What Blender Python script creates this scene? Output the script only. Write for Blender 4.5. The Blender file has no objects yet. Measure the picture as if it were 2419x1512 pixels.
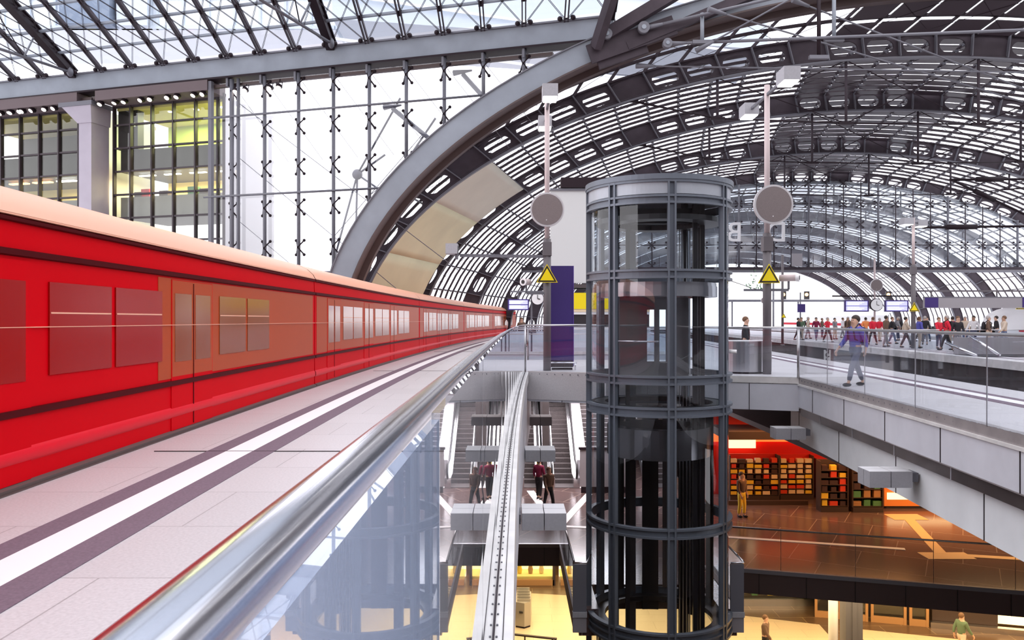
import bpy, bmesh, math, random
from mathutils import Vector, Matrix
random.seed(7)
D, C = bpy.data, bpy.context
sc = C.scene
COL = sc.collection
sin, cos, pi, sqrt = math.sin, math.cos, math.pi, math.sqrt

# ---------------------------------------------------------------- camera
FPX = 1950.0
cam_d = D.cameras.new('camera')
cam = D.objects.new('camera', cam_d); COL.objects.link(cam)
cam_d.sensor_width = 36.0
cam_d.lens = 36.0 * FPX / 2419.0
cam_d.clip_start = 0.02; cam_d.clip_end = 800
cam.location = (0, 0, 1.5)
cam.rotation_euler = (pi / 2, 0, 0)
sc.camera = cam

# ---------------------------------------------------------------- world, view
w = D.worlds.new('overcast_sky'); sc.world = w; w.use_nodes = True
nt = w.node_tree; nt.nodes.clear()
wo = nt.nodes.new('ShaderNodeOutputWorld'); bg = nt.nodes.new('ShaderNodeBackground')
bg.inputs[0].default_value = (0.97, 0.95, 1.0, 1); bg.inputs[1].default_value = 2.45
nt.links.new(bg.outputs[0], wo.inputs[0])
sc.view_settings.view_transform = 'Standard'
sc.view_settings.look = 'None'
sc.view_settings.exposure = 0.0
sc.view_settings.gamma = 1.0
try:
    sc.cycles.transparent_max_bounces = 40
    sc.cycles.max_bounces = 8
    sc.cycles.sample_clamp_indirect = 6.0
except Exception:
    pass

def area_light(name, loc, size, power, color, rot=(0, 0, 0), size_y=None):
    l = D.lights.new(name, 'AREA'); l.energy = power; l.color = color
    l.shape = 'RECTANGLE'; l.size = size; l.size_y = size_y or size
    o = D.objects.new(name, l); COL.objects.link(o); o.location = loc; o.rotation_euler = rot
    return o
Z1, Z2 = -5.5, -10.5        # shop level, street level
WARM = (1.0, 0.62, 0.28); ORANGE = (1.0, 0.42, 0.14); YEL = (1.0, 0.78, 0.46)
area_light('shop_ceiling_light', (11.5, 29.5, -2.3), 7, 300, ORANGE, size_y=4)
area_light('shop_ceiling_light', (17.5, 27.0, -2.3), 7, 480, (1.0, 0.58, 0.26), size_y=5)
area_light('hall_ceiling_light', (2.5, 31.5, Z1 - 1.4), 9, 760, YEL, size_y=8)
area_light('hall_ceiling_light', (15.0, 28.0, Z1 - 1.4), 14, 1500, (1.0, 0.70, 0.36), size_y=7)
area_light('escalator_fill', (2.5, 37.5, -1.0), 6, 850, (1, .93, .97), size_y=4)  # added fill to brighten the escalators, no lamp of the place
area_light('shop_floor_fill', (2.5, 32.6, -1.0), 5, 380, (1, .90, .92), size_y=4)  # added fill to lighten the shop floor near the lift

# ---------------------------------------------------------------- materials
def mat(name, col, rough=0.5, metal=0.0, emit=None, es=0.0, noise=None, spec=0.5, coat=0.0):
    m = D.materials.new(name); m.use_nodes = True
    n = m.node_tree.nodes; L = m.node_tree.links
    b = n['Principled BSDF']
    b.inputs['Base Color'].default_value = (*col, 1)
    b.inputs['Roughness'].default_value = rough
    b.inputs['Metallic'].default_value = metal
    b.inputs['Specular IOR Level'].default_value = spec
    if coat: b.inputs['Coat Weight'].default_value = coat; b.inputs['Coat Roughness'].default_value = .08
    if emit:
        b.inputs['Emission Color'].default_value = (*emit, 1); b.inputs['Emission Strength'].default_value = es
    if noise:
        sc_, amt = noise
        tc = n.new('ShaderNodeTexCoord'); no = n.new('ShaderNodeTexNoise'); no.inputs['Scale'].default_value = sc_
        no.inputs['Detail'].default_value = 5
        mr = n.new('ShaderNodeMapRange'); mr.inputs['From Min'].default_value = .3; mr.inputs['From Max'].default_value = .7
        mr.inputs['To Min'].default_value = 1 - amt; mr.inputs['To Max'].default_value = 1 + amt
        mx = n.new('ShaderNodeMix'); mx.data_type = 'RGBA'; mx.blend_type = 'MULTIPLY'; mx.inputs[0].default_value = 1
        mx.inputs[6].default_value = (*col, 1)
        L.new(tc.outputs['Object'], no.inputs['Vector']); L.new(no.outputs['Fac'], mr.inputs['Value'])
        L.new(mr.outputs['Result'], mx.inputs[7]); L.new(mx.outputs[2], b.inputs['Base Color'])
    return m

def glass(name, tint=(0.93, 0.95, 0.97), f0=0.08, rough=0.02, gcol=(1, 1, 1), haze=0.0, hcol=(.8, .85, .95)):
    m = D.materials.new(name); m.use_nodes = True
    n = m.node_tree.nodes; L = m.node_tree.links; n.clear()
    out = n.new('ShaderNodeOutputMaterial'); mix = n.new('ShaderNodeMixShader')
    tr = n.new('ShaderNodeBsdfTransparent'); tr.inputs[0].default_value = (*tint, 1)
    gl = n.new('ShaderNodeBsdfGlossy'); gl.inputs['Roughness'].default_value = rough; gl.inputs[0].default_value = (*gcol, 1)
    ge = n.new('ShaderNodeNewGeometry')
    dt = n.new('ShaderNodeVectorMath'); dt.operation = 'DOT_PRODUCT'
    L.new(ge.outputs['Normal'], dt.inputs[0]); L.new(ge.outputs['Incoming'], dt.inputs[1])
    def mth(op, a, b=None):
        q = n.new('ShaderNodeMath'); q.operation = op
        for i, v in enumerate((a, b)):
            if v is None: continue
            if isinstance(v, (int, float)): q.inputs[i].default_value = v
            else: L.new(v, q.inputs[i])
        return q.outputs[0]
    a = mth('ABSOLUTE', dt.outputs['Value']); a = mth('SUBTRACT', 1.0, a); a = mth('POWER', a, 5.0)
    a = mth('MULTIPLY', a, 1 - f0); a = mth('ADD', a, f0)
    L.new(a, mix.inputs[0]); L.new(tr.outputs[0], mix.inputs[1]); L.new(gl.outputs[0], mix.inputs[2])
    last = mix
    if haze > 0:
        df = n.new('ShaderNodeBsdfDiffuse'); df.inputs[0].default_value = (*hcol, 1)
        m2 = n.new('ShaderNodeMixShader'); m2.inputs[0].default_value = haze
        L.new(mix.outputs[0], m2.inputs[1]); L.new(df.outputs[0], m2.inputs[2]); last = m2
    L.new(last.outputs[0], out.inputs[0])
    return m

def floor_mat(name, col, rough, bw, bh, mortar=0.01, mcol=None, speck=0.06, rot=0.0, spec=.5, nscale=60):
    m = D.materials.new(name); m.use_nodes = True
    n = m.node_tree.nodes; L = m.node_tree.links; b = n['Principled BSDF']
    tc = n.new('ShaderNodeTexCoord'); mp = n.new('ShaderNodeMapping'); mp.inputs['Rotation'].default_value = (0, 0, rot)
    br = n.new('ShaderNodeTexBrick'); br.offset = 0.5
    br.inputs['Scale'].default_value = 1.0; br.inputs['Brick Width'].default_value = bw; br.inputs['Row Height'].default_value = bh
    br.inputs['Mortar Size'].default_value = mortar
    br.inputs['Color1'].default_value = (*col, 1); br.inputs['Color2'].default_value = (*[c * .94 for c in col], 1)
    br.inputs['Mortar'].default_value = (*(mcol or [c * .6 for c in col]), 1)
    no = n.new('ShaderNodeTexNoise'); no.inputs['Scale'].default_value = nscale; no.inputs['Detail'].default_value = 6
    mr = n.new('ShaderNodeMapRange'); mr.inputs['From Min'].default_value = .3; mr.inputs['From Max'].default_value = .7
    mr.inputs['To Min'].default_value = 1 - speck; mr.inputs['To Max'].default_value = 1 + speck
    mx = n.new('ShaderNodeMix'); mx.data_type = 'RGBA'; mx.blend_type = 'MULTIPLY'; mx.inputs[0].default_value = 1
    L.new(tc.outputs['Object'], mp.inputs['Vector']); L.new(mp.outputs[0], br.inputs['Vector']); L.new(tc.outputs['Object'], no.inputs['Vector'])
    L.new(no.outputs['Fac'], mr.inputs['Value']); L.new(br.outputs['Color'], mx.inputs[6]); L.new(mr.outputs['Result'], mx.inputs[7])
    L.new(mx.outputs[2], b.inputs['Base Color']); b.inputs['Roughness'].default_value = rough; b.inputs['Specular IOR Level'].default_value = spec
    return m

M = dict(
    steel=mat('arch_steel', (.058, .045, .055), .55, spec=.2, noise=(1.5, .15)),
    steel_d=mat('dark_steel', (.022, .013, .018), .5, spec=.2),
    steel_l=mat('pale_beam_steel', (.27, .30, .345), .5, noise=(.8, .10)),
    steel_m=mat('mid_grey_steel', (.15, .15, .175), .5),
    underside=mat('brown_flange', (.085, .055, .052), .5),
    purlin=mat('roof_bar', (.035, .024, .030), .5, spec=.2),
    pv=mat('solar_cell', (.05, .035, .045), .4),
    rail=mat('polished_stainless', (.74, .74, .78), .16, 1.0),
    rail2=mat('brushed_stainless', (.62, .61, .63), .3, 1.0),
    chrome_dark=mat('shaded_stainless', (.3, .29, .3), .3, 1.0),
    ledge=mat('ledge_metal', (.80, .79, .78), .35, .25, noise=(3, .10)),
    ledge2=mat('bolted_ledge', (.34, .31, .31), .4, .3, noise=(3, .15)),
    panel=mat('fascia_panel', (.62, .63, .69), .45, noise=(2, .06)),
    band=mat('bronze_band', (.12, .10, .10), .4, .5, noise=(2, .15)),
    concrete=mat('pale_concrete', (.86, .89, .92), .7, noise=(1.2, .06)),
    liftmetal=mat('lift_steel', (.15, .17, .205), .42, .4),
    liftpanel=mat('lift_header_panel', (.40, .43, .48), .35, .2, noise=(1.4, .06)),
    black=mat('black', (.012, .010, .012), .4),
    rubber=mat('black_rubber', (.02, .018, .02), .6),
    blockerwall=mat('hall_blocker_wall', (.10, .085, .09), .6, noise=(.3, .3)),
    streakmetal=mat('streak_metal', (.20, .19, .20), .22, .8),
    red=mat('train_red', (.60, .0003, .006), .5, spec=.03),
    red2=mat('train_red_skirt', (.70, .003, .018), .4, spec=.15),
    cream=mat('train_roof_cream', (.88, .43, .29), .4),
    ochre=mat('train_ochre', (.42, .060, .014), .4, spec=.12),
    maroon=mat('train_line_maroon', (.07, .002, .004), .5, spec=.05),
    trainglass=mat('train_window_glass', (.26, .055, .012), .15, spec=.45),
    doorglass=mat('train_door_glass', (.34, .004, .003), .2, spec=.3),
    white=mat('white_paint', (.86, .86, .87), .4),
    ltgrey=mat('light_grey_screen', (.60, .61, .61), .8),
    grey=mat('grey_paint', (.33, .31, .33), .6),
    post=mat('post_grey', (.13, .115, .125), .5),
    post_l=mat('post_pale_pink', (.58, .48, .48), .5),
    disc=mat('disc_face', (.19, .155, .155), .6, noise=(60, .12)),
    discrim=mat('disc_rim', (.62, .60, .62), .35, .4),
    yellow=mat('sign_yellow', (.92, .72, .0), .5),
    signblack=mat('sign_black', (.02, .012, .02), .5),
    blue=mat('navy_board', (.052, .028, .17), .45),
    blue_e=mat('navy_edge', (.11, .06, .32), .45),
    screen=mat('screen_glow', (.3, .3, .8), .5, emit=(.50, .50, 1.0), es=1.0),
    screenline=mat('screen_text_glow', (.9, .9, 1), .5, emit=(.9, .9, 1.0), es=1.1),
    lampglow=mat('lamp_glow', (1, 1, 1), .5, emit=(1, .99, .93), es=6.0),
    spotglow=mat('spotlight_glow', (1, 1, 1), .5, emit=(1, .86, .72), es=5.0),
    orangeglow=mat('signal_glow', (1, .4, .1), .5, emit=(1, .45, .15), es=6.0),
    membrane=mat('cream_panel', (.74, .71, .60), .8, noise=(.35, .06)),
    membrane_lit=mat('cream_panel_yellow_lit', (.80, .74, .50), .8, noise=(.35, .07)),  # cream with yellow lighting put into the colour
    mullion=mat('dark_window_frame', (.035, .022, .028), .5),
    officewall=mat('office_wall_green', (.56, .66, .16), .8),
    officewarm=mat('office_wall_warm', (.85, .72, .30), .8),
    officedark=mat('office_dark', (.022, .016, .02), .5),
    soffit=mat('soffit_brown', (.14, .105, .11), .7),
    colpaint=mat('column_paint', (.40, .36, .42), .6, noise=(1, .05)),
    facadeblue=mat('block_facade', (.62, .68, .75), .5),
    facadepale=mat('block_facade_pale', (.86, .90, .94), .5),
    facadedark=mat('block_core', (.20, .25, .33), .6),
    escal=mat('escalator_cladding', (.78, .78, .80), .18, .9),
    step=mat('escalator_step', (.09, .075, .075), .5, .3, noise=(30, .3)),
    stepline=mat('step_edge', (.55, .52, .55), .5),
    boxgrey=mat('fixture_grey', (.40, .40, .43), .5, noise=(20, .05)),
    boxtop=mat('fixture_top', (.66, .66, .68), .55),
    dkfascia=mat('dark_fascia', (.06, .04, .042), .5),
    shopred=mat('shop_red', (.80, .015, .005), .5),
    shoporange=mat('shop_orange', (.95, .30, .06), .5),
    shopglow=mat('shop_sign_glow', (1, .3, .1), .5, emit=(1, .16, .03), es=1.6),
    lightbox=mat('lightbox_glow', (1, .8, .5), .5, emit=(1, .72, .38), es=1.8),
    shelf=mat('shelf_brown', (.05, .03, .025), .6),
    goods_a=mat('goods_cream', (.85, .68, .45), .6), goods_b=mat('goods_red', (.75, .06, .02), .6),
    goods_c=mat('goods_yellow', (.9, .62, .05), .6), goods_d=mat('goods_dark', (.06, .03, .03), .6),
    goods_e=mat('goods_green', (.08, .25, .10), .6),
    wood=mat('warm_wood', (.42, .22, .09), .5),
    cart=mat('bin_grey', (.42, .38, .33), .4, .4),
    skin=mat('skin', (.55, .33, .24), .6), skin2=mat('skin_tan', (.36, .20, .13), .6),
    hair_d=mat('hair_dark', (.03, .018, .015), .7), hair_b=mat('hair_brown', (.14, .07, .035), .7), hair_g=mat('hair_grey', (.38, .34, .32), .7),
    c_blue=mat('cloth_blue', (.10, .10, .42), .9), c_navy=mat('cloth_navy', (.035, .04, .09), .9),
    c_jeans=mat('cloth_jeans', (.09, .12, .21), .9), c_black=mat('cloth_black', (.02, .018, .022), .9),
    c_red=mat('cloth_red', (.62, .015, .04), .9), c_wine=mat('cloth_wine', (.20, .01, .05), .9),
    c_beige=mat('cloth_beige', (.55, .45, .36), .9), c_white=mat('cloth_white', (.75, .73, .74), .9),
    c_grey=mat('cloth_grey', (.22, .21, .23), .9), c_brown=mat('cloth_brown', (.14, .085, .06), .9),
    c_orange=mat('cloth_orange', (.75, .25, .08), .9), c_green=mat('cloth_green', (.10, .16, .10), .9),
    leaf=mat('leaf', (.12, .38, .14), .6),
    ballast=mat('ballast', (.085, .062, .066), .9, noise=(8, .4)),
    railsteel=mat('track_rail', (.42, .36, .36), .35, .7),
    platwall=mat('platform_wall', (.045, .032, .034), .8, noise=(2, .3)),
    coping=mat('coping_stone', (.62, .60, .60), .7, noise=(3, .12)),
    ground=mat('outside_ground', (.62, .60, .62), .9),
)
M['g_bal'] = glass('balustrade_glass', (.92, .94, .965), .045, .0)
M['g_haze'] = glass('balustrade_glass_blue_haze', (.80, .86, .95), .10, .01, haze=.20, hcol=(.62, .74, .95))  # blue haze mixed in to pale the reflection of this pane
M['g_lift'] = glass('lift_glass', (.84, .88, .91), .06, .0)
M['g_roof'] = glass('roof_glass', (.93, .95, .98), .05, .08)
M['g_hall'] = glass('hall_roof_glass', (.90, .94, .99), .06, .05)
M['g_gable'] = glass('gable_glass', (.84, .90, .95), .10, .05, haze=.16, hcol=(.75, .84, .92))
M['g_wall'] = glass('facade_glass', (.95, .96, 1.0), .08, .02)
M['g_office'] = glass('office_glass', (.86, .88, .84), .05, .02)
M['f_plat'] = floor_mat('platform_granite', (.57, .545, .56), .38, 2.4, 1.2, .006, speck=.10, nscale=45)
M['f_mezz'] = floor_mat('shop_level_stone', (.12, .075, .07), .18, 1.8, 1.8, .012, (.32, .24, .20), .10, rot=.5, nscale=20)
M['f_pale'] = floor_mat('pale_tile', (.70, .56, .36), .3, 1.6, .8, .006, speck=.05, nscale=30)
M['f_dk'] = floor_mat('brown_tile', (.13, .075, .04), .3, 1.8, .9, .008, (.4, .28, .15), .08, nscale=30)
M['s_dark'] = mat('dark_stone_strip', (.17, .12, .155), .6, spec=.2, noise=(50, .15))
M['s_white'] = mat('tactile_white', (.86, .85, .85), .45)
M['tactile'] = mat('tactile_orange', (.80, .52, .25), .5)

# ---------------------------------------------------------------- mesh helpers
class MB:
    def __init__(self): self.v = []; self.f = []; self.s = []
    def add(self, vs, fs, smooth=False):
        o = len(self.v); self.v += [tuple(p) for p in vs]
        for f in fs: self.f.append([i + o for i in f]); self.s.append(smooth)
        return self
    def box(self, x0, x1, y0, y1, z0, z1):
        vs = [(x, y, z) for z in (z0, z1) for y in (y0, y1) for x in (x0, x1)]
        return self.add(vs, [(0, 2, 3, 1), (4, 5, 7, 6), (0, 1, 5, 4), (2, 6, 7, 3), (0, 4, 6, 2), (1, 3, 7, 5)])
    def obox(self, c, ax, ay, az):          # centre + three half vectors
        c, ax, ay, az = map(Vector, (c, ax, ay, az))
        vs = [c + i * ax + j * ay + k * az for k in (-1, 1) for j in (-1, 1) for i in (-1, 1)]
        return self.add(vs, [(0, 2, 3, 1), (4, 5, 7, 6), (0, 1, 5, 4), (2, 6, 7, 3), (0, 4, 6, 2), (1, 3, 7, 5)])
    def bar(self, p, q, w, h, up=(0, 0, 1)):
        p, q = Vector(p), Vector(q); d = (q - p)
        if d.length < 1e-6: return self
        d.normalize(); up = Vector(up); s = d.cross(up)
        if s.length < 1e-4: s = d.cross(Vector((1, 0, 0)))
        s.normalize(); u = s.cross(d)
        return self.obox((p + q) / 2, (q - p) / 2, s * w / 2, u * h / 2)
    def tube(self, p, q, r, n=10, r2=None, caps=True):
        return self.path([p, q], [r, r if r2 is None else r2], n, caps)
    def path(self, pts, r, n=10, caps=True):
        pts = [Vector(p) for p in pts]
        if isinstance(r, (int, float)): r = [r] * len(pts)
        vs = []; k = len(pts)
        t0 = (pts[1] - pts[0]).normalized()
        a = t0.cross(Vector((0, 0, 1)))
        if a.length < .05: a = t0.cross(Vector((1, 0, 0)))
        a.normalize()
        for i, p in enumerate(pts):
            if i == 0: t = pts[1] - pts[0]
            elif i == k - 1: t = pts[-1] - pts[-2]
            else: t = (pts[i + 1] - p).normalized() + (p - pts[i - 1]).normalized()
            t.normalize(); a = (a - t * a.dot(t)); a.normalize(); b = t.cross(a)
            vs += [p + (a * cos(2 * pi * j / n) + b * sin(2 * pi * j / n)) * r[i] for j in range(n)]
        fs = [(i * n + j, i * n + (j + 1) % n, (i + 1) * n + (j + 1) % n, (i + 1) * n + j) for i in range(k - 1) for j in range(n)]
        self.add(vs, fs, True)
        if caps:
            o = len(self.v) - k * n
            self.f.append([o + j for j in range(n)][::-1]); self.s.append(False)
            self.f.append([o + (k - 1) * n + j for j in range(n)]); self.s.append(False)
        return self
    def lathe(self, cx, cy, prof, n=64, a0=0, a1=2 * pi, smooth=True):
        full = abs(a1 - a0 - 2 * pi) < 1e-6; m = n if full else n + 1; k = len(prof)
        vs = [(cx + r * cos(a0 + (a1 - a0) * i / n), cy + r * sin(a0 + (a1 - a0) * i / n), z) for i in range(m) for r, z in prof]
        fs = [(i * k + j, ((i + 1) % m) * k + j, ((i + 1) % m) * k + j + 1, i * k + j + 1) for i in range(n) for j in range(k - 1)]
        return self.add(vs, fs, smooth)
    def ringbox(self, cx, cy, r0, r1, z0, z1, n=72, a0=0, a1=2 * pi):
        self.lathe(cx, cy, [(r0, z0), (r1, z0), (r1, z1), (r0, z1), (r0, z0)], n, a0, a1, False)
        if abs(a1 - a0 - 2 * pi) > 1e-6:
            o = len(self.v) - (n + 1) * 5
            self.f.append([o, o + 1, o + 2, o + 3]); self.s.append(False)
            o += n * 5; self.f.append([o + 3, o + 2, o + 1, o]); self.s.append(False)
        return self
    def prism(self, poly, z0, z1):
        k = len(poly); vs = [(x, y, z0) for x, y in poly] + [(x, y, z1) for x, y in poly]
        fs = [list(range(k))[::-1], list(range(k, 2 * k))] + [(i, (i + 1) % k, k + (i + 1) % k, k + i) for i in range(k)]
        return self.add(vs, fs)
    def strip(self, fl, fr, y0, y1, n, z0, z1):
        ys = [y0 + (y1 - y0) * i / n for i in range(n + 1)]
        return self.prism([(fl(y), y) for y in ys] + [(fr(y), y) for y in ys[::-1]], z0, z1) if n == 1 else self._strip(fl, fr, ys, z0, z1)
    def _strip(self, fl, fr, ys, z0, z1):
        vs = []
        for y in ys: vs += [(fl(y), y, z0), (fr(y), y, z0), (fr(y), y, z1), (fl(y), y, z1)]
        fs = []
        for i in range(len(ys) - 1):
            a = i * 4
            for j in range(4): fs.append((a + j, a + (j + 1) % 4, a + 4 + (j + 1) % 4, a + 4 + j))
        fs.append((0, 1, 2, 3)); e = (len(ys) - 1) * 4; fs.append((e + 3, e + 2, e + 1, e))
        return self.add(vs, fs)
    def sweep(self, prof, path, smooth=False, closed=False, caps=False):
        """prof: [(dx,z)], path: [(x,y)] with profile offset along the path's right normal"""
        k = len(prof); vs = []
        for i, (x, y) in enumerate(path):
            a = path[max(0, i - 1)]; b = path[min(len(path) - 1, i + 1)]
            tx, ty = b[0] - a[0], b[1] - a[1]; l = sqrt(tx * tx + ty * ty); nx, ny = ty / l, -tx / l
            vs += [(x + nx * d, y + ny * d, z) for d, z in prof]
        fs = [(i * k + j, i * k + (j + 1) % k, (i + 1) * k + (j + 1) % k, (i + 1) * k + j)
              for i in range(len(path) - 1) for j in range(k if closed else k - 1)]
        self.add(vs, fs, smooth)
        if caps and closed:
            o = len(self.v) - len(path) * k
            self.f.append([o + j for j in range(k)][::-1]); self.s.append(False)
            o += (len(path) - 1) * k; self.f.append([o + j for j in range(k)]); self.s.append(False)
        return self
    def ball(self, c, r, n=10, m=7, sz=(1, 1, 1)):
        vs = []; fs = []
        for i in range(m + 1):
            for j in range(n):
                t = pi * i / m; p = 2 * pi * j / n
                vs.append((c[0] + r * sz[0] * sin(t) * cos(p), c[1] + r * sz[1] * sin(t) * sin(p), c[2] + r * sz[2] * cos(t)))
        for i in range(m):
            for j in range(n): fs.append((i * n + j, (i + 1) * n + j, (i + 1) * n + (j + 1) % n, i * n + (j + 1) % n))
        return self.add(vs, fs, True)
    def build(self, name, m, parent=None, fix=True):
        r = root_loc.get(parent.name, (0, 0, 0)) if parent else (0, 0, 0)
        me = D.meshes.new(name)
        me.from_pydata([(x - r[0], y - r[1], z - r[2]) for x, y, z in self.v], [], self.f)
        me.polygons.foreach_set('use_smooth', self.s)
        if fix:
            bm = bmesh.new(); bm.from_mesh(me); bmesh.ops.recalc_face_normals(bm, faces=bm.faces); bm.to_mesh(me); bm.free()
        me.materials.append(M[m] if isinstance(m, str) else m)
        o = D.objects.new(name, me); COL.objects.link(o)
        if parent: o.parent = parent; root_loc[o.name] = r
        return o
root_loc = {}

def tag(o, label, cat, group=None, kind=None):
    o['label'] = label; o['category'] = cat
    if group: o['group'] = group
    if kind: o['kind'] = kind
    return o
def thing(name, label, cat, loc=(0, 0, 0), group=None):
    o = D.objects.new(name, None); COL.objects.link(o); o.location = loc; o.empty_display_size = .2
    root_loc[o.name] = tuple(loc)
    return tag(o, label, cat, group)
def struct(o, label=None):
    o['kind'] = 'structure'
    if label: o['label'] = label
    return o
def copy_tree(o, loc=None, rz=None, label=None, parent=None):
    c = o.copy(); COL.objects.link(c)
    if parent: c.parent = parent
    if loc is not None: c.location = loc
    if rz is not None: c.rotation_euler = (0, 0, rz)
    if label: c['label'] = label
    for ch in list(o.children): copy_tree(ch, parent=c)
    return c
def text(name, body, size, loc, rot, m, parent=None, ext=.01):
    cu = D.curves.new(name, 'FONT'); cu.body = body; cu.size = size; cu.extrude = ext
    cu.align_x = 'CENTER'; cu.align_y = 'CENTER'; cu.materials.append(M[m])
    t = D.objects.new(name, cu); COL.objects.link(t)
    dg = C.evaluated_depsgraph_get(); me = D.meshes.new_from_object(t.evaluated_get(dg))
    D.objects.remove(t)
    o = D.objects.new(name, me); COL.objects.link(o)
    if parent:
        o.parent = parent; r = root_loc.get(parent.name, (0, 0, 0)); loc = (loc[0] - r[0], loc[1] - r[1], loc[2] - r[2])
    o.location = loc; o.rotation_euler = rot
    return o

# ---------------------------------------------------------------- plan curves of the place
def E(y): return -4.48 + .0009 * (y - 17) ** 2          # left platform edge
def XG(y): return -.108 + .00085 * y * y                # glass balustrade line
def R(y): return 10.7 + .077 * (y - 17.3)               # right platform edge
def S(y): return 18.1 + .085 * (y - 29)                 # far platform near edge
def VR(y): return 6.67 + .0783 * (y - 10.75)            # right edge of the opening
def XC(y): return 22.0 + .2 * (y - 43) if y > 43 else 22.0   # vault axis
A_, B_ = 31.5, 16.5
EOUT = Vector((-.956, .293, 0)); OF = Vector((3.8, 39, 0))   # hall facade line
def F(u, z, off=0.0):                                   # point on the facade plane; off = behind it
    return OF + EOUT * u + Vector((.293, .956, 0)) * off + Vector((0, 0, z))

# ================================================================ SETTING: platform slabs
TH = .80
fl = MB()
fl.strip(E, XG, -8, 24, 40, -TH, 0)                     # strip between train and opening
left = [(E(y), y) for y in [24, 26, 28, 31]]
fl.prism(left + [(R(31), 31), (R(22), 22), (R(21.35), 21.35), (7.5, 21.35), (4.7, 22.39), (4.7, 21.95), (2.5, 21.95), (2.5, 23.21), (XG(24), 24)], -TH, 0)
fl.strip(VR, R, -8, 21.35, 20, -TH, 0)
fl.strip(E, lambda y: .6, 31, 38.5, 6, -TH, 0)
fl.strip(lambda y: 7.2, R, 31, 38.5, 6, -TH, 0)
fl.strip(E, R, 38.5, 190, 60, -TH, 0)
struct(fl.build('floor', 'f_plat'), 'pale granite station platform')
f2 = MB(); f2.strip(S, lambda y: S(y) + 9.2, 8, 190, 40, -.14, 0)
struct(f2.build('floor', 'f_plat'), 'pale granite floor of the opposite platform')
f3 = MB(); f3.strip(lambda y: S(y) + 16.2, lambda y: S(y) + 25, 20, 190, 40, -.14, 0)
struct(f3.build('floor', 'f_plat'), 'pale floor of the outermost platform')
cp = MB()
for g in (lambda y: S(y) - .12, lambda y: S(y) + 16.08):
    cp.strip(g, lambda y, g=g: g(y) + .55, 8, 190, 60, -.30, .012)
struct(cp.build('trim_1', 'coping'), 'pale stone coping of the opposite platforms')
pw = MB(); pw.strip(lambda y: S(y) + .05, lambda y: S(y) + .3, 8, 190, 40, -1.5, -.16)
pw.strip(lambda y: R(y) - .3, lambda y: R(y) - .02, -8, 190, 40, -1.5, -.02)
struct(pw.build('wall_track', 'platwall'), 'dark wall below the opposite platform edge')
tb = MB(); tb.strip(lambda y: R(y) - .1, lambda y: S(y) + .2, -8, 200, 40, -1.7, -1.3)
tb.strip(lambda y: S(y) + 9, lambda y: S(y) + 16.4, 8, 200, 40, -1.7, -1.3)
tb.strip(lambda y: E(y) - 14, lambda y: E(y) - .05, -8, 200, 40, -1.7, -1.3)
struct(tb.build('floor_trackbed', 'ballast'), 'dark ballast track bed')
gr = MB(); gr.box(-160, -16, -10, 420, -1.9, -1.72); gr.box(60, 260, -10, 420, -1.9, -1.72); gr.box(-160, 260, 200, 420, -1.9, -1.72)
struct(gr.build('floor_outside', 'ground'), 'pale ground outside the station')
# stripes on the platforms
for a, b, m_, nm in ((.95, 1.17, 's_dark', 'trim_2'), (1.17, 1.47, 's_white', 'trim_3'), (1.47, 1.72, 's_dark', 'trim_4')):
    s = MB(); s.strip(lambda y: E(y) + a, lambda y: E(y) + b, -8, 120, 60, .0, .006)
    s.strip(lambda y: R(y) - b, lambda y: R(y) - a, -8, 120, 40, .0, .006)
    s.strip(lambda y: S(y) + a, lambda y: S(y) + b, 8, 120, 40, .0, .006)
    struct(s.build(nm, m_), {'trim_2': 'dark stone line nearer the track', 'trim_3': 'white tactile guidance line', 'trim_4': 'dark stone line further from the track'}[nm])
s = MB()
for y in (9.4, 24.3, 39): s.box(E(y) + .35, XG(y) - .15, y, y + .022, .0, .0075)
struct(s.build('trim_5', 'steel_d'), 'thin dark expansion joint across the platform')
s = MB(); s.strip(lambda y: E(y) - .03, lambda y: E(y) + .10, -8, 120, 60, -.14, .010)
struct(s.build('trim_6', 'underside'), 'dark platform edge strip')
# rails of the tracks
for off, nm, lab in ((1.5, 'R', 'beside the near platform'), (4.9, 'R', 'beside the opposite platform')):
    for d in (0, 1.435):
        t = MB(); t.strip(lambda y: R(y) + off + d, lambda y: R(y) + off + d + .07, 5, 190, 30, -1.3, -1.14)
        tag(t.build('track_rail', 'railsteel'), 'long steel %s running rail of the track %s' % (('inner', 'outer')[d > 0], lab), 'rail', 'running rails')

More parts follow.
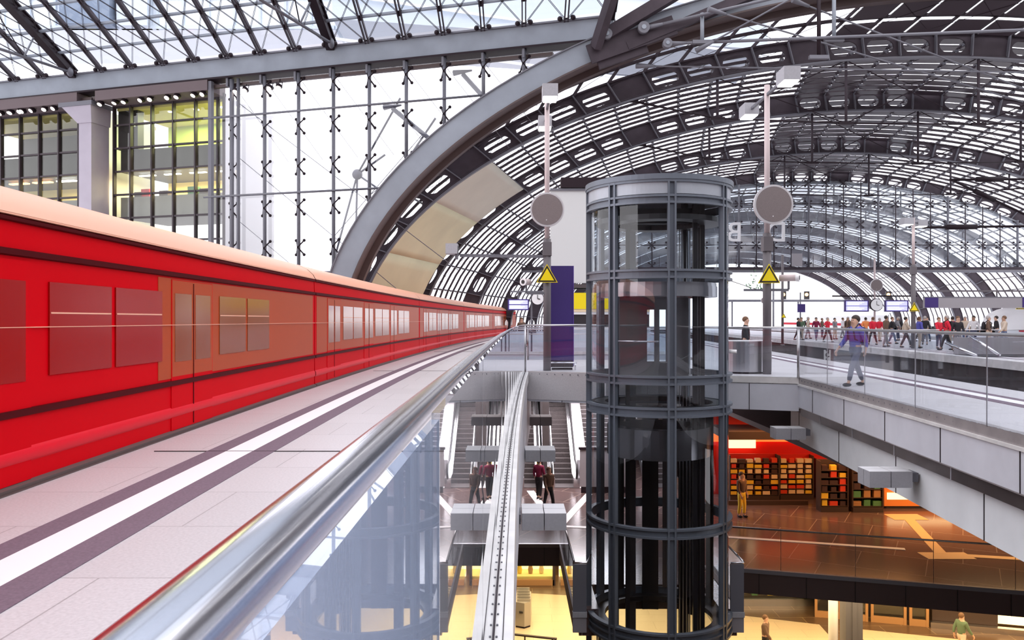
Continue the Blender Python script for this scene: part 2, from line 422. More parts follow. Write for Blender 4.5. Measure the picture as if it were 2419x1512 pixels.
# ---- fascia of the opening: ledge strip, nosing, panels, band, girder (structure of the opening)
def edge_poly(y0, y1, n=30): return [(VR(y0 + (y1 - y0) * i / n), y0 + (y1 - y0) * i / n) for i in range(n + 1)]
EDGE = [(VR(-8), -8), (7.42, 21.35)]
FAR = [(7.42, 21.35), (XG(24), 24)]
def along(p, q, t): return (p[0] + (q[0] - p[0]) * t, p[1] + (q[1] - p[1]) * t)
def fascia(name, label, p, q, z0, z1, inset, thick, m, joint=None, jm='steel_d'):
    """a straight run seen from inside the opening; inset>0 moves it outward (away from the opening)"""
    dx, dy = q[0] - p[0], q[1] - p[1]; L = sqrt(dx * dx + dy * dy); tx, ty = dx / L, dy / L; nx, ny = ty, -tx
    mb = MB(); mb.prism([(p[0] + nx * inset, p[1] + ny * inset), (q[0] + nx * inset, q[1] + ny * inset),
                         (q[0] + nx * (inset + thick), q[1] + ny * (inset + thick)), (p[0] + nx * (inset + thick), p[1] + ny * (inset + thick))], z0, z1)
    o = mb.build(name, m); struct(o, label)
    if joint:
        j = MB(); k = int(L / joint)
        for i in range(1, k + 1):
            t = i * joint
            if t < L - .1: j.obox((p[0] + tx * t + nx * (inset - .004), p[1] + ty * t + ny * (inset - .004), (z0 + z1) / 2), (tx * .008, ty * .008, 0), (nx * .006, ny * .006, 0), (0, 0, (z1 - z0) / 2))
        oj = j.build(name + '_joint', jm, o)
    return o
# direction p->q such that (ty,-tx) points away from the opening
fascia('wall_edge_right', 'bolted metal ledge above the right side panels', (VR(-8), -8), (7.42, 21.35), -.15, .02, 0.0, .12, 'ledge2')
fascia('trim_7', 'bright nosing line below the right ledge', (VR(-8), -8), (7.42, 21.35), -.20, -.15, -.035, .16, 'ledge')
fascia('wall_right', 'grey fascia panels below the right platform edge', (VR(-8), -8), (7.42, 21.35), -.76, -.20, 0.0, .1, 'panel', 2.35)
fascia('wall_right', 'bronze recessed band below the grey fascia panels', (VR(-8), -8), (7.55, 21.9), -1.03, -.76, .1, .1, 'band', 2.35, 'panel')
fascia('wall_right', 'pale concrete girder below the bronze band', (VR(-8) + .32, -8), (7.9, 23.4), -1.80, -1.03, 0, .5, 'concrete', 3.4)
# far side, from right to left
pR, pM, pL = (7.42, 21.35), (4.75, 22.37), (XG(24), 24)
for a, b in (((7.42, 21.35), (5.1, 22.2)), ((2.4, 23.27), (XG(24) + .08, 24))):
    a2, b2 = b, a
    fascia('wall_far', 'bolted metal ledge of the far platform edge', b, a, -.13, .02, 0, .12, 'ledge') if False else None
    dx, dy = b[0] - a[0], b[1] - a[1]
    # outward normal for a->b must point to +Y
    L = sqrt(dx * dx + dy * dy); 
    p, q = (a, b) if -dx / L > 0 and False else (a, b)
    def ff(nm, lb, z0, z1, ins, th, m, joint=None):
        n_ = (-dy / L, dx / L)
        if n_[1] < 0: n_ = (-n_[0], -n_[1])
        mb = MB(); mb.prism([(a[0] + n_[0] * ins, a[1] + n_[1] * ins), (b[0] + n_[0] * ins, b[1] + n_[1] * ins), (b[0] + n_[0] * (ins + th), b[1] + n_[1] * (ins + th)), (a[0] + n_[0] * (ins + th), a[1] + n_[1] * (ins + th))], z0, z1)
        o = mb.build(nm, m); struct(o, lb)
        if joint:
            j = MB(); c = ((a[0] + b[0]) / 2 + n_[0] * (ins - .004), (a[1] + b[1]) / 2 + n_[1] * (ins - .004), (z0 + z1) / 2)
            j.obox(c, (dx / L * .008, dy / L * .008, 0), (n_[0] * .005, n_[1] * .005, 0), (0, 0, (z1 - z0) / 2)); j.build(nm + '_joint', 'steel_d', o)
    ff('wall_far', 'bolted metal ledge of the far platform edge', -.15, .02, -.02, .1, 'ledge')
    ff('wall_far', 'grey fascia panel of the far platform edge', -.86, -.17, .0, .1, 'panel', True)
# bolts on the ledge
bo = MB()
for i in range(70):
    t = i / 69; x, y = along((VR(2), 2), (7.42, 21.35), t); bo.tube((x - .012, y, -.055), (x + .01, y, -.055), .014, 8)
for i in range(9): x, y = along((2.3, 23.29), (XG(24) + .2, 23.96), i / 8.0); bo.tube((x, y - .035, -.06), (x, y, -.06), .016, 8)
struct(bo.build('trim_8', 'steel_m'), 'bolts along the metal ledge')
# ledge beam carrying the near glass balustrade
lb = MB(); lb.strip(lambda y: XG(y) - .10, lambda y: XG(y) + .10, -.6, 23.9, 40, -.30, .0)
o = struct(lb.build('trim_9', 'ledge'), 'narrow pale metal ledge below the near glass balustrade')
lg = MB(); 
for i in range(150):
    y = 1.5 + i * .15; lg.tube((XG(y) + .022, y, .0), (XG(y) + .022, y, .007), .006, 6)
lg.build('screw_row', 'steel_m', o)
lg = MB(); lg.strip(lambda y: XG(y) + .006, lambda y: XG(y) + .012, .3, 23.8, 40, .0, .012); lg.strip(lambda y: XG(y) + .05, lambda y: XG(y) + .054, .3, 23.8, 40, .0, .004); lg.build('groove', 'steel_d', o)
side = MB(); side.strip(lambda y: XG(y) - .2, lambda y: XG(y) + .06, -.6, 29, 40, -2.2, -.30)
struct(side.build('wall_left', 'panel'), 'fascia below the near glass balustrade')
# second opening behind: fascia
s2 = MB(); s2.box(.6, 7.2, 38.45, 38.55, -.62, -.10); struct(s2.build('wall_far', 'panel'), 'grey fascia of the second floor opening')
s2 = MB(); s2.box(.6, 7.2, 38.40, 38.55, -.10, .03); struct(s2.build('wall_far', 'ledge'), 'pale ledge of the second floor opening')

# unseen office walls added behind and beside the viewer to block low sky light
q = MB(); q.box(-40, 46, -27, -26.5, -1.7, 17)
struct(q.build('wall_behind_blocker', 'blockerwall'), 'unseen office wall added behind the viewer to block sky light')
q = MB(); q.box(45.5, 46, -26.5, 36, -1.7, 15)
struct(q.build('wall_right_blocker', 'blockerwall'), 'unseen office wall added beyond the right platforms to block sky light')
q = MB()
for i in range(28): q.box(-40 + i * 3.1 - .1, -40 + i * 3.1 + .1, -26.5, -26.3, -1.7, 17)
for i in range(20): q.box(45.3, 45.5, -26 + i * 3.1 - .1, -26 + i * 3.1 + .1, -1.7, 15)
for i in range(6): q.box(-40, 46, -26.5, -26.3, .6 + i * 2.8, .8 + i * 2.8); q.box(45.3, 45.5, -26.5, 36, .6 + i * 2.8, .8 + i * 2.8)
struct(q.build('window_grid_blocker', 'mullion'), 'dark window frames on the unseen light-blocking walls')
q = MB(); q.box(-40, 46, -26.3, -8, -1.9, -1.72); struct(q.build('floor_behind', 'ballast'), 'track bed behind the viewer')
q = MB()
for i in range(16):
    y = -24 + i * 2.1; q.box(-34, 45.4, y - .13, y + .13, 20.6, 21.0)
for i in range(18):
    x = -34 + i * 4.6; q.box(x - .12, x + .12, -26, 8, 20.9, 21.2)
struct(q.build('ceiling_hall', 'purlin'), 'glazing bars of the hall roof above the viewer')

# ================================================================ BALUSTRADES
t = thing('glass_balustrade', 'near glass balustrade with thick polished handrail beside the train platform', 'balustrade', (XG(3), 3, 0))
def RX(y): return -.156 + .00092 * y * y
ys = [-.7, 0, .3, .7, 1.2, 2, 3, 4.5, 6, 8, 10, 12, 14, 16, 18, 20, 22, 23.9]
MB().path([(RX(y), y, 1.352) for y in ys], .0235, 32).build('handrail', 'rail', t)
yn = [-.5, 1.15, 2.7] + [2.7 + 1.65 * i for i in range(1, 13)]
yn = [y for y in yn if y < 23.6] + [23.95]
for i in range(len(yn) - 1):
    y0, y1 = yn[i] + .006, yn[i + 1] - .006
    x0, x1 = XG(y0), XG(y1)
    if i == 0: x1 = XG(y1) ; x0 = x1 - .0082 * (y1 - y0)
    MB().prism([(x0 - .006, y0), (x0 + .006, y0), (x1 + .006, y1), (x1 - .006, y1)], .0, 1.362 if i == 0 else 1.37).build('glass_pane', 'g_haze' if i == 0 else 'g_bal', t)
for y in yn[2:-1:1]:
    MB().bar((XG(y) - .006, y, 1.34), (RX(y), y, 1.34), .012, .012).build('bracket', 'rail2', t)
MB().tube((XG(24), 24, 0), (XG(24), 24, 1.352), .035, 12).build('corner_post', 'rail2', t)

def balustrade(label, p, q, zr, seg, group='stainless and glass balustrades', posts=False, mid=False, r=.027, z=0.0, m='rail2', pane='g_bal'):
    t = thing('glass_balustrade', label, 'balustrade', ((p[0] + q[0]) / 2, (p[1] + q[1]) / 2, z), group)
    MB().tube((*p, z + zr), (*q, z + zr), r, 14).build('handrail', m, t)
    L = sqrt((q[0] - p[0]) ** 2 + (q[1] - p[1]) ** 2); k = max(1, round(L / seg)); tx, ty = (q[0] - p[0]) / L, (q[1] - p[1]) / L
    for i in range(k):
        a, b = along(p, q, i / k), along(p, q, (i + 1) / k)
        a = (a[0] + tx * .008, a[1] + ty * .008); b = (b[0] - tx * .008, b[1] - ty * .008)
        c = ((a[0] + b[0]) / 2, (a[1] + b[1]) / 2, z + zr / 2)
        MB().obox(c, ((b[0] - a[0]) / 2, (b[1] - a[1]) / 2, 0), (-ty * .006, tx * .006, 0), (0, 0, zr / 2 - .02)).build('glass_pane', pane, t)
        MB().bar((*a, z + .0), (*a, z + zr - .02), .014, .014, (tx, ty, 0)).build('pane_joint', m, t)
    if posts:
        for u in ((p,) if posts == 1 else (p, q)): MB().tube((*u, z), (*u, z + zr), .035, 10).build('post', m, t)
    if mid: MB().tube((*p, z + zr - .18), (*q, z + zr - .18), .015, 8).build('rail', m, t)
    return t
balustrade('long glass balustrade with rounded handrail above the right side grey fascia', (VR(-3), -3), (7.40, 21.33), 1.30, 2.4, posts=False)
t = balustrade('short glass balustrade between the round lift and the right corner', (7.40, 21.33), (5.1, 22.2), 1.30, 2.6, posts=1)
balustrade('short glass balustrade between the near handrail corner and the lift', (XG(24), 24), (2.4, 23.27), 1.352, 2.4)
for lab, p, q in (('front steel railing of the second floor opening behind the blue board', (.6, 31), (7.2, 31)), ('left steel railing of the second floor opening behind the blue board', (.6, 31), (.6, 38.5)), ('rear steel railing of the second floor opening behind the blue board', (.6, 38.5), (7.2, 38.5))):
    balustrade(lab, p, q, 1.15, 2.2, 'railings of the second opening', posts=2, mid=True)

# ================================================================ TRAIN
def path_train(y0, y1, n): return [(E(y) + .02, y) for y in [y0 + (y1 - y0) * i / n for i in range(n + 1)]]
# profile offsets: positive = towards the platform (right of travel +Y)
def carriage(idx, y0, y1, label):
    t = thing('train_carriage', label, 'train', (E((y0 + y1) / 2) - 1.2, (y0 + y1) / 2, -.9), 'coupled carriages of the red commuter train')
    n = max(6, int((y1 - y0) / 2)); P = path_train(y0, y1, n)
    W = -2.85
    body = [(0, -.35), (0.0, .64), (0.0, .70), (0.0, .80), (0, 2.02), (-.01, 2.40), (-.10, 2.46), (W + .1, 2.46), (W, 2.40), (W, -.35), (W + .3, -.6), (-.3, -.6)]
    MB().sweep(body, P, closed=True, caps=True).build('body_shell', 'red', t)
    roof = [(.012, 2.44), (-.03, 2.52), (-.16, 2.64), (-.42, 2.76), (-.85, 2.86), (-1.42, 2.90), (-2.0, 2.86), (-2.45, 2.75), (-2.75, 2.58), (-2.86, 2.44)]
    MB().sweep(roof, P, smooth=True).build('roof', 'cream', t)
    MB().sweep([(.0, 2.36), (.03, 2.37), (.03, 2.40), (.0, 2.41)], P).build('gutter', 'maroon', t)
    MB().sweep([(.002, 2.415), (.022, 2.42), (.022, 2.435), (.002, 2.44)], P).build('gutter_lip', 'cream', t)
    MB().sweep([(.0, 2.06), (.035, 2.07), (.035, 2.12), (.0, 2.13)], P).build('door_track', 'maroon', t)
    MB().sweep([(.0, .64), (.03, .645), (.03, .705), (.0, .71)], P).build('waist_line', 'maroon', t)
    MB().sweep([(.0, .22), (.025, .25), (.025, .33), (.0, .36)], P, smooth=True).build('skirt_rib', 'red2', t)
    MB().sweep([(.0, -.02), (.05, .0), (.05, .04), (.0, .06)], P).build('sill', 'underside', t)
    # windows and doors alternate
    def seg(a, b, z0, z1, d, nm, m, par=t):
        k = max(1, int((b - a) / 1.2)); Q = [(E(a + (b - a) * i / k) + .02, a + (b - a) * i / k) for i in range(k + 1)]
        return MB().sweep([(.0, z0), (d, z0), (d, z1), (0, z1)], Q, closed=True, caps=True).build(nm, m, par)
    y = y0 + (3.6 if idx == 0 else 1.2)
    k = 0
    seg(max(y0 + .15, 10.3), y1 - .15, .74, 2.04, .006, 'window_band', 'ochre')
    while y + 4.6 < y1:
        dr = seg(y, y + 1.5, .06, 2.03, .012, 'door', 'red')
        for a, b in ((y + .10, y + .68), (y + .82, y + 1.40)): seg(a, b, .95, 1.85, .018, 'door_window', 'trainglass' if y > 10 else 'doorglass', dr)
        seg(y + .74, y + .76, .08, 2.0, .02, 'door_seal', 'maroon', dr)
        red_end = y0 < 5 and y < 10
        if not red_end: seg(y + .02, y + 1.48, .76, 2.02, .014, 'door_upper', 'ochre', dr)
        for a, b in ((y + 1.8, y + 3.05), (y + 3.15, y + 4.4)):
            wn = seg(a, b, .98, 1.86, .016, 'window', 'doorglass' if red_end else 'trainglass')
            seg(a + .02, b - .02, 1.56, 1.575, .02, 'window_bar', 'cream', wn)
        y += 4.7; k += 1
    MB().sweep([(.0, 1.43), (.022, 1.431), (.022, 1.438), (.0, 1.439)], P).build('reflection_streak', 'cream', t)  # painted light streak standing in for reflections along the train side
    return t
cars = [(-7.0, 18.6, 'nearest carriage of the red train, ending in front of the platform stripes'),
        (18.66, 36.6, 'second carriage of the red train, coupled behind the nearest one'),
        (36.66, 54.6, 'third carriage of the red train along the bend of the platform'),
        (54.66, 72.6, 'fourth carriage of the red train, passing the cream roof panels'),
        (72.66, 90.6, 'fifth carriage of the red train, furthest one before the lamp post')]
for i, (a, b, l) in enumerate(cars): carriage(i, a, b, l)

# ================================================================ VAULT
NM = 40
def arc_table(a, b, n=NM):
    N = 2000; s = [0]; 
    for i in range(N):
        p0, p1 = pi * i / N, pi * (i + 1) / N
        s.append(s[-1] + sqrt((a * (cos(p1) - cos(p0))) ** 2 + (b * (sin(p1) - sin(p0))) ** 2))
    out = []; j = 0
    for k in range(n + 1):
        tgt = s[-1] * k / n
        while j < N and s[j + 1] < tgt: j += 1
        out.append(pi * min(1, (j + (tgt - s[j]) / max(1e-9, s[min(N, j + 1)] - s[j])) / N))
    return out
PHI = arc_table(A_, B_)
def vp(phi, y, d=0.0):                                    # point on the vault; d = inward offset
    t = max(0, min(1, (43 - y) / 3.4))
    return Vector((XC(y) + 2 * t - (A_ + 1.4 * t - d) * cos(phi), y, (B_ + 1.7 * t - d) * sin(phi)))
def phis(n): 
    return arc_table(A_, B_, n)

def arch(label, y, holes=True, n=NM, depth=1.28, w=.34):
    t = thing('steel_arch', label, 'arch', tuple(vp(0, y)), 'steel arches of the vaulted roof')
    web = MB(); ph = phis(n); sub = 4
    for k in range(n):
        p0, p1 = ph[k], ph[k + 1]
        hole = holes and (k % 5 != 1)
        if not hole:
            for face in (-.05, .05):
                vs = []; 
                for i in range(sub + 1):
                    p = p0 + (p1 - p0) * i / sub; vs += [vp(p, y, .12) + Vector((0, face, 0)), vp(p, y, depth) + Vector((0, face, 0))]
                web.add(vs, [(2 * i, 2 * i + 1, 2 * i + 3, 2 * i + 2) for i in range(sub)])
        else:
            NQ = 20
            pc = (p0 + p1) / 2; hw = (p1 - p0) / 2; dm = (.12 + depth) / 2; hd = (depth - .12) / 2
            def at(u, v, f): return vp(pc + hw * u, y, dm + hd * v) + Vector((0, f, 0))
            for f in (-.05, .05):
                vo = []; vi = []
                for j in range(NQ):
                    a = 2 * pi * j / NQ + pi / 4
                    cx, cy = cos(a), sin(a); mxx = max(abs(cx), abs(cy)); vo.append(at(cx / mxx, cy / mxx, f)); 
                    vi.append(at(.74 * (abs(cx) ** .8) * (1 if cx > 0 else -1), .70 * cy, f))
                web.add(vo + vi, [(j, (j + 1) % NQ, NQ + (j + 1) % NQ, NQ + j) for j in range(NQ)])
            o = len(web.v)
            A0 = o - 4 * NQ + NQ; B0 = o - 2 * NQ + NQ
            for j in range(NQ): web.f.append([A0 + j, A0 + (j + 1) % NQ, B0 + (j + 1) % NQ, B0 + j]); web.s.append(False)
    web.build('web_plate', 'steel', t, fix=False)
    def flange(d0, d1, wd, nm, m):
        q = MB(); N = n * 3; vs = []
        pp = phis(N)
        for p in pp:
            for d, f in ((d0, -wd / 2), (d0, wd / 2), (d1, wd / 2), (d1, -wd / 2)): vs.append(vp(p, y, d) + Vector((0, f, 0)))
        q.add(vs, [(i * 4 + j, i * 4 + (j + 1) % 4, i * 4 + 4 + (j + 1) % 4, i * 4 + 4 + j) for i in range(N) for j in range(4)])
        q.build(nm, m, t, fix=False)
    flange(depth, depth + .10, w, 'lower_flange', 'steel_m'); flange(.02, .12, w * .8, 'upper_flange', 'purlin')
    tb_ = MB(); tb_.path([vp(p, y, depth - .05) + Vector((0, -.10, 0)) for p in phis(60)], .045, 8); tb_.build('tube', 'steel', t)
    for k in range(1, n):
        MB().bar(vp(ph[k], y, .1) + Vector((0, -.16, 0)), vp(ph[k], y, depth) + Vector((0, -.16, 0)), .05, .22, (0, 1, 0)).build('web_stiffener', 'steel_m', t)
    return t
RIBS = [43.0, 53.8, 67.6, 82.7, 98, 113, 129, 146, 164, 182, 200]
names = ['steel arch nearest the pale edge beam, with oval holes', 'second steel arch with oval holes, on the far side of the cream panels', 'third steel arch with oval holes, above the round lift',
         'steel arch carrying the glazed end screen', 'first steel arch beyond the glazed screen', 'second steel arch beyond the glazed screen', 'third steel arch beyond the glazed screen',
         'fourth steel arch beyond the glazed screen', 'fifth steel arch beyond the glazed screen', 'sixth steel arch beyond the glazed screen', 'last steel arch, framing the bright open end of the station']
for i, y in enumerate(RIBS): arch(names[i], y, holes=i < 5, n=NM if i < 6 else 20)
# front edge beam
t = thing('edge_beam', 'big pale grey curved steel beam sweeping up from behind the train', 'beam', (XC(39) - 32, 39, 0))
def eb(d0, d1, y0, y1, nm, m, n=90):
    q = MB(); vs = []
    for i in range(n + 1):
        p = pi * i / n
        for d, y in ((d0, y0), (d0, y1), (d1, y1), (d1, y0)):
            vs.append((24.0 - (33.2 - d) * cos(p), y, (18.6 - d) * sin(p)))
    q.add(vs, [(i * 4 + j, i * 4 + (j + 1) % 4, i * 4 + 4 + (j + 1) % 4, i * 4 + 4 + j) for i in range(n) for j in range(4)])
    return q.build(nm, m, t, fix=False)
eb(0, 1.02, 38.9, 39.05, 'face_plate', 'steel_l'); eb(-.06, 0, 38.8, 39.6, 'top_flange', 'steel_m')
eb(1.02, 1.10, 38.8, 39.7, 'bottom_flange', 'underside'); eb(.55, 1.05, 39.7, 40.0, 'inner_plate', 'underside'); eb(1.05, 1.35, 40.0, 40.5, 'gutter', 'underside')
eb(.15, 1.02, 39.05, 39.12, 'back_plate', 'steel')
# glazing bars and glass
CE = []
bars = MB(); bars_far = MB(); lon = MB(); lonf = MB()
allY = [39.6] + RIBS
def archbar(mb, y, n, w, d0, d1, p_lo=0, p_hi=None):
    pp = phis(n); vs = []
    pp = pp[p_lo:p_hi]
    for p in pp:
        for d, f in ((d0, -w / 2), (d0, w / 2), (d1, w / 2), (d1, -w / 2)): vs.append(vp(p, y, d) + Vector((0, f, 0)))
    mb.add(vs, [(i * 4 + j, i * 4 + (j + 1) % 4, i * 4 + 4 + (j + 1) % 4, i * 4 + 4 + j) for i in range(len(pp) - 1) for j in range(4)])
for i in range(len(allY) - 1):
    y0, y1 = allY[i], allY[i + 1]; k = 3 if i == 0 else (10 if i < 4 else 7)
    for j in range(1, k):
        y = y0 + (y1 - y0) * j / k
        archbar(bars if i < 4 else bars_far, y, 60 if i < 4 else 36, .20 if i < 4 else .12, .0, .13)
for i in range(len(allY) - 1):
    y0, y1 = allY[i], allY[i + 1]; tgt = lon if i < 4 else lonf
    for k in range(1, NM):
        if i >= 6 and k % 2: continue
        wd = .08
        tgt.bar(vp(PHI[k], y0, .12), vp(PHI[k], y1, .12), wd, .14, vp(PHI[k], y0, 0) - vp(PHI[k], y0, 1))
struct(bars.build('ceiling_bars', 'purlin', fix=False), 'dark glazing bars of the vaulted roof'); struct(bars_far.build('ceiling_bars', 'steel', fix=False), 'glazing bars of the far vault')
struct(lon.build('ceiling_purlins', 'steel', fix=False), 'lengthwise purlins of the vaulted roof'); struct(lonf.build('ceiling_purlins', 'steel', fix=False), 'lengthwise purlins of the far vault')
g = MB(); pg = phis(44)
ysg = [39.6, 43, 53.8, 67.6, 82.7, 98, 113, 129, 146, 164, 182, 200]
vs = [vp(p, y, -.06) for y in ysg for p in pg]; n_ = len(pg)
g.add(vs, [(i * n_ + j, i * n_ + j + 1, (i + 1) * n_ + j + 1, (i + 1) * n_ + j) for i in range(len(ysg) - 1) for j in range(n_ - 1)], True)
struct(g.build('ceiling_glass', 'g_roof', fix=False), 'glass skin of the vaulted roof')
nd = MB()
for i in range(1, 4):
    y0, y1 = allY[i], allY[i + 1]
    for j in range(1, 10):
        for k in range(1, NM):
            p = vp(PHI[k], y0 + (y1 - y0) * j / 10, .26); nd.obox(p, (.06, 0, 0), (0, .09, 0), (0, 0, .06))
struct(nd.build('ceiling_nodes', 'steel_m', fix=False), 'clamp nodes of the vaulted roof')
# diagonal wires
dw = MB()
for i in range(0, 4):
    y0, y1 = allY[i], allY[i + 1]; h = 2 if i else 1
    for s_ in range(h):
        a, b = y0 + (y1 - y0) * s_ / h, y0 + (y1 - y0) * (s_ + 1) / h
        for k in range(1, NM - 3, 2):
            dw.bar(vp(PHI[k], a, .3), vp(PHI[k + 3], b, .3), .018, .018); dw.bar(vp(PHI[k + 3], a, .3), vp(PHI[k], b, .3), .018, .018)
struct(dw.build('ceiling_wires', 'steel_d', fix=False), 'diagonal bracing wires of the vaulted roof')
# solar cells near the crown
pvm = MB()
for i in range(0, 4):
    y0, y1 = allY[i], allY[i + 1]; k = 3 if i == 0 else 10
    for j in range(k):
        ya, yb = y0 + (y1 - y0) * j / k, y0 + (y1 - y0) * (j + 1) / k; yb = ya + (yb - ya) * .74
        for q in range(17, 23):
            pa, pb = PHI[q], PHI[q] + (PHI[q + 1] - PHI[q]) * .86
            a, b, c_, d_ = vp(pa, ya, .35), vp(pb, ya, .35), vp(pb, yb, .35), vp(pa, yb, .35)
            up = Vector((0, 0, .05)); pvm.add([a, b, c_, d_, a + up, b + up, c_ + up, d_ + up], [(0, 1, 2, 3), (4, 7, 6, 5), (0, 4, 5, 1), (1, 5, 6, 2), (2, 6, 7, 3), (3, 7, 4, 0)])
struct(pvm.build('ceiling_solar', 'pv', fix=False), 'dark solar cells near the crown of the roof')
# cream lining panels on the left foot of the vault
for k0, k1, m_, lab in ((0, 3, 'membrane_lit', 'cream lining panel with painted yellow light low on the vault behind the train'), (3, 5, 'membrane_lit', 'cream lining panel in the middle of the three on the vault'), (5, 7, 'membrane', 'uppermost cream lining panel on the left of the vault')):
    q = MB(); ph = phis(NM)
    ps = [ph[k0] + (ph[k1] - ph[k0]) * i / 8 for i in range(9)]
    for d in (.95, 1.05):
        vs = [];
        for p in ps: vs += [vp(p, 43.5, d), vp(p, 53.3, d)]
        q.add(vs, [(2 * i, 2 * i + 1, 2 * i + 3, 2 * i + 2) for i in range(8)], True)
    o = len(q.v) - 36
    q.f += [[o, o + 1, o + 19, o + 18], [o + 16, o + 17, o + 35, o + 34]]; q.s += [False, False]
    tag(q.build('lining_panel', m_), lab, 'panel', 'cream lining panels')
# tie cables with struts below each arch
for i, y in enumerate(RIBS[:5]):
    t = thing('cable_truss', 'tie cable with hanging struts below the %s' % ('arch nearest the pale edge beam', 'second arch, beyond the cream panels', 'third arch, above the lift', 'arch of the glazed screen', 'first arch beyond the glazed screen')[i], 'cable', (XC(y), y, 11.5), 'tie cables below the arches')
    dxs = [-19.5, -15.8, -11.3, -4.6, 2.3, 9.0, 13.8, 17.6, 20.5]; zs = [12.1, 12.9, 12.0, 11.75, 11.7, 11.8, 12.2, 12.7, 11.9]
    def rz(dx): return (B_ - 1.3) * sqrt(max(0, 1 - (dx / (A_ - 1.3)) ** 2))
    pts = [Vector((XC(y) + dxs[0], y, rz(dxs[0])))] + [Vector((XC(y) + dxs[j], y, zs[j])) for j in range(1, 8)] + [Vector((XC(y) + dxs[8], y, rz(dxs[8])))]
    c_ = MB()
    for a, b in zip(pts, pts[1:]): c_.tube(a, b, .045, 6)
    c_.build('tie_rod', 'steel_d', t)
    for j in range(1, 8):
        p = pts[j]; top = Vector((p.x, y, rz(dxs[j])))
        MB().tube(p, top, .075, 8).build('strut', 'steel', t)
        MB().obox(p, (.38, 0, 0), (0, .07, 0), (0, 0, .07)).build('clamp', 'steel_d', t)
    dg_ = MB()
    for j in range(1, 7):
        a, b = pts[j], pts[j + 1]
        dg_.tube(a, Vector((b.x, y, rz(dxs[j + 1]))), .028, 5); dg_.tube(b, Vector((a.x, y, rz(dxs[j]))), .028, 5)
    dg_.build('diagonal_wire', 'steel_d', t)

# ================================================================ GLAZED END SCREEN at the fourth arch
YS = 82.3
t = thing('glass_screen', 'bluish glazed end screen with bolted panes hanging below the fourth arch', 'glass wall', (XC(YS), YS, 6.6))
zb = 6.75
def zt(x): return (B_ - 1.1) * sqrt(max(0, 1 - ((x - XC(YS)) / (A_ - 1.1)) ** 2))
xw = (A_ - 1.1) * sqrt(1 - (zb / (B_ - 1.1)) ** 2)
x0_, x1_ = XC(YS) - xw, XC(YS) + xw
q = MB(); N = 40
top = [(x0_ + (x1_ - x0_) * i / N) for i in range(N + 1)]
vs = []
for x in top: vs += [(x, YS, zb), (x, YS, max(zb, zt(x)))]
q.add(vs, [(2 * i, 2 * i + 2, 2 * i + 3, 2 * i + 1) for i in range(N)]); q.build('glazing', 'g_gable', t)
sp = MB(); i = 0
x = x0_ + 1.0
while x < x1_ - .5:
    big = i % 4 == 3; zt_ = zt(x)
    MB().tube((x, YS - .25, zb), (x, YS - .25, zt_), .11 if big else .055, 8).build('mullion_post', 'steel_m' if big else 'steel', t)
    z = zb + .15; 
    while z < zt_ - .2:
        own = 4.5 < x - x0_ < 26; keep_ = sp
        if own: sp = MB()
        for s1 in (-1, 1):
            for s2 in (-1, 1):
                sp.bar((x, YS - .22, z), (x + s1 * .30, YS - .1, z + s2 * .28), .06, .06)
                sp.obox((x + s1 * .30, YS - .1, z + s2 * .28), (.075, 0, 0), (0, .05, 0), (0, 0, .075))
        if own: sp.build('spider_fitting', 'steel_d', t); sp = keep_
        z += 2.05
    x += 1.73; i += 1
sp.build('spider_fitting', 'steel_d', t)['kind'] = 'stuff'
z = zb + 2.05 * 1 + .15; hr = MB()
while z < 14:
    xw2 = (A_ - 1.1) * sqrt(1 - (z / (B_ - 1.1)) ** 2); hr.tube((XC(YS) - xw2, YS - .3, z), (XC(YS) + xw2, YS - .3, z), .04, 6); z += 4.1
hr.build('cross_cable', 'steel_d', t)
MB().box(x0_ - 1.6, x1_ + 1.6, YS - .7, YS + .5, zb - .28, zb - .02).build('bottom_girder', 'steel', t)
MB().box(x0_ - 1.6, x1_ + 1.6, YS - .9, YS - .55, zb - .55, zb - .36).build('walkway_beam', 'steel_m', t)
wr = MB(); x = x0_ + .6
while x < x1_: wr.bar((x, YS - .8, zb), (x, YS - .8, zb + 1.1), .05, .05); x += 1.9
wr.build('walkway_stanchion', 'steel', t)
bx = MB(); bx.box(27.6, 28.6, YS - 1.0, YS - .8, zb + .05, zb + 1.3); tag(bx.build('control_box', 'grey'), 'small grey control box on the walkway of the glazed screen', 'box')
# white letters hung on the screen, seen from behind
tag(text('sign_letter', 'D', 2.75, (26.0, YS - 1.1, 10.05), (pi / 2, 0, pi), 'white', ext=.12), 'large white letter behind the right lamp post, seen from its back', 'sign letter', 'white letters on the glazed screen')
tag(text('sign_letter', 'B', 2.75, (21.9, YS - 1.1, 10.05), (pi / 2, 0, pi), 'white', ext=.12), 'large white letter partly hidden by the round lift, seen from its back', 'sign letter', 'white letters on the glazed screen')

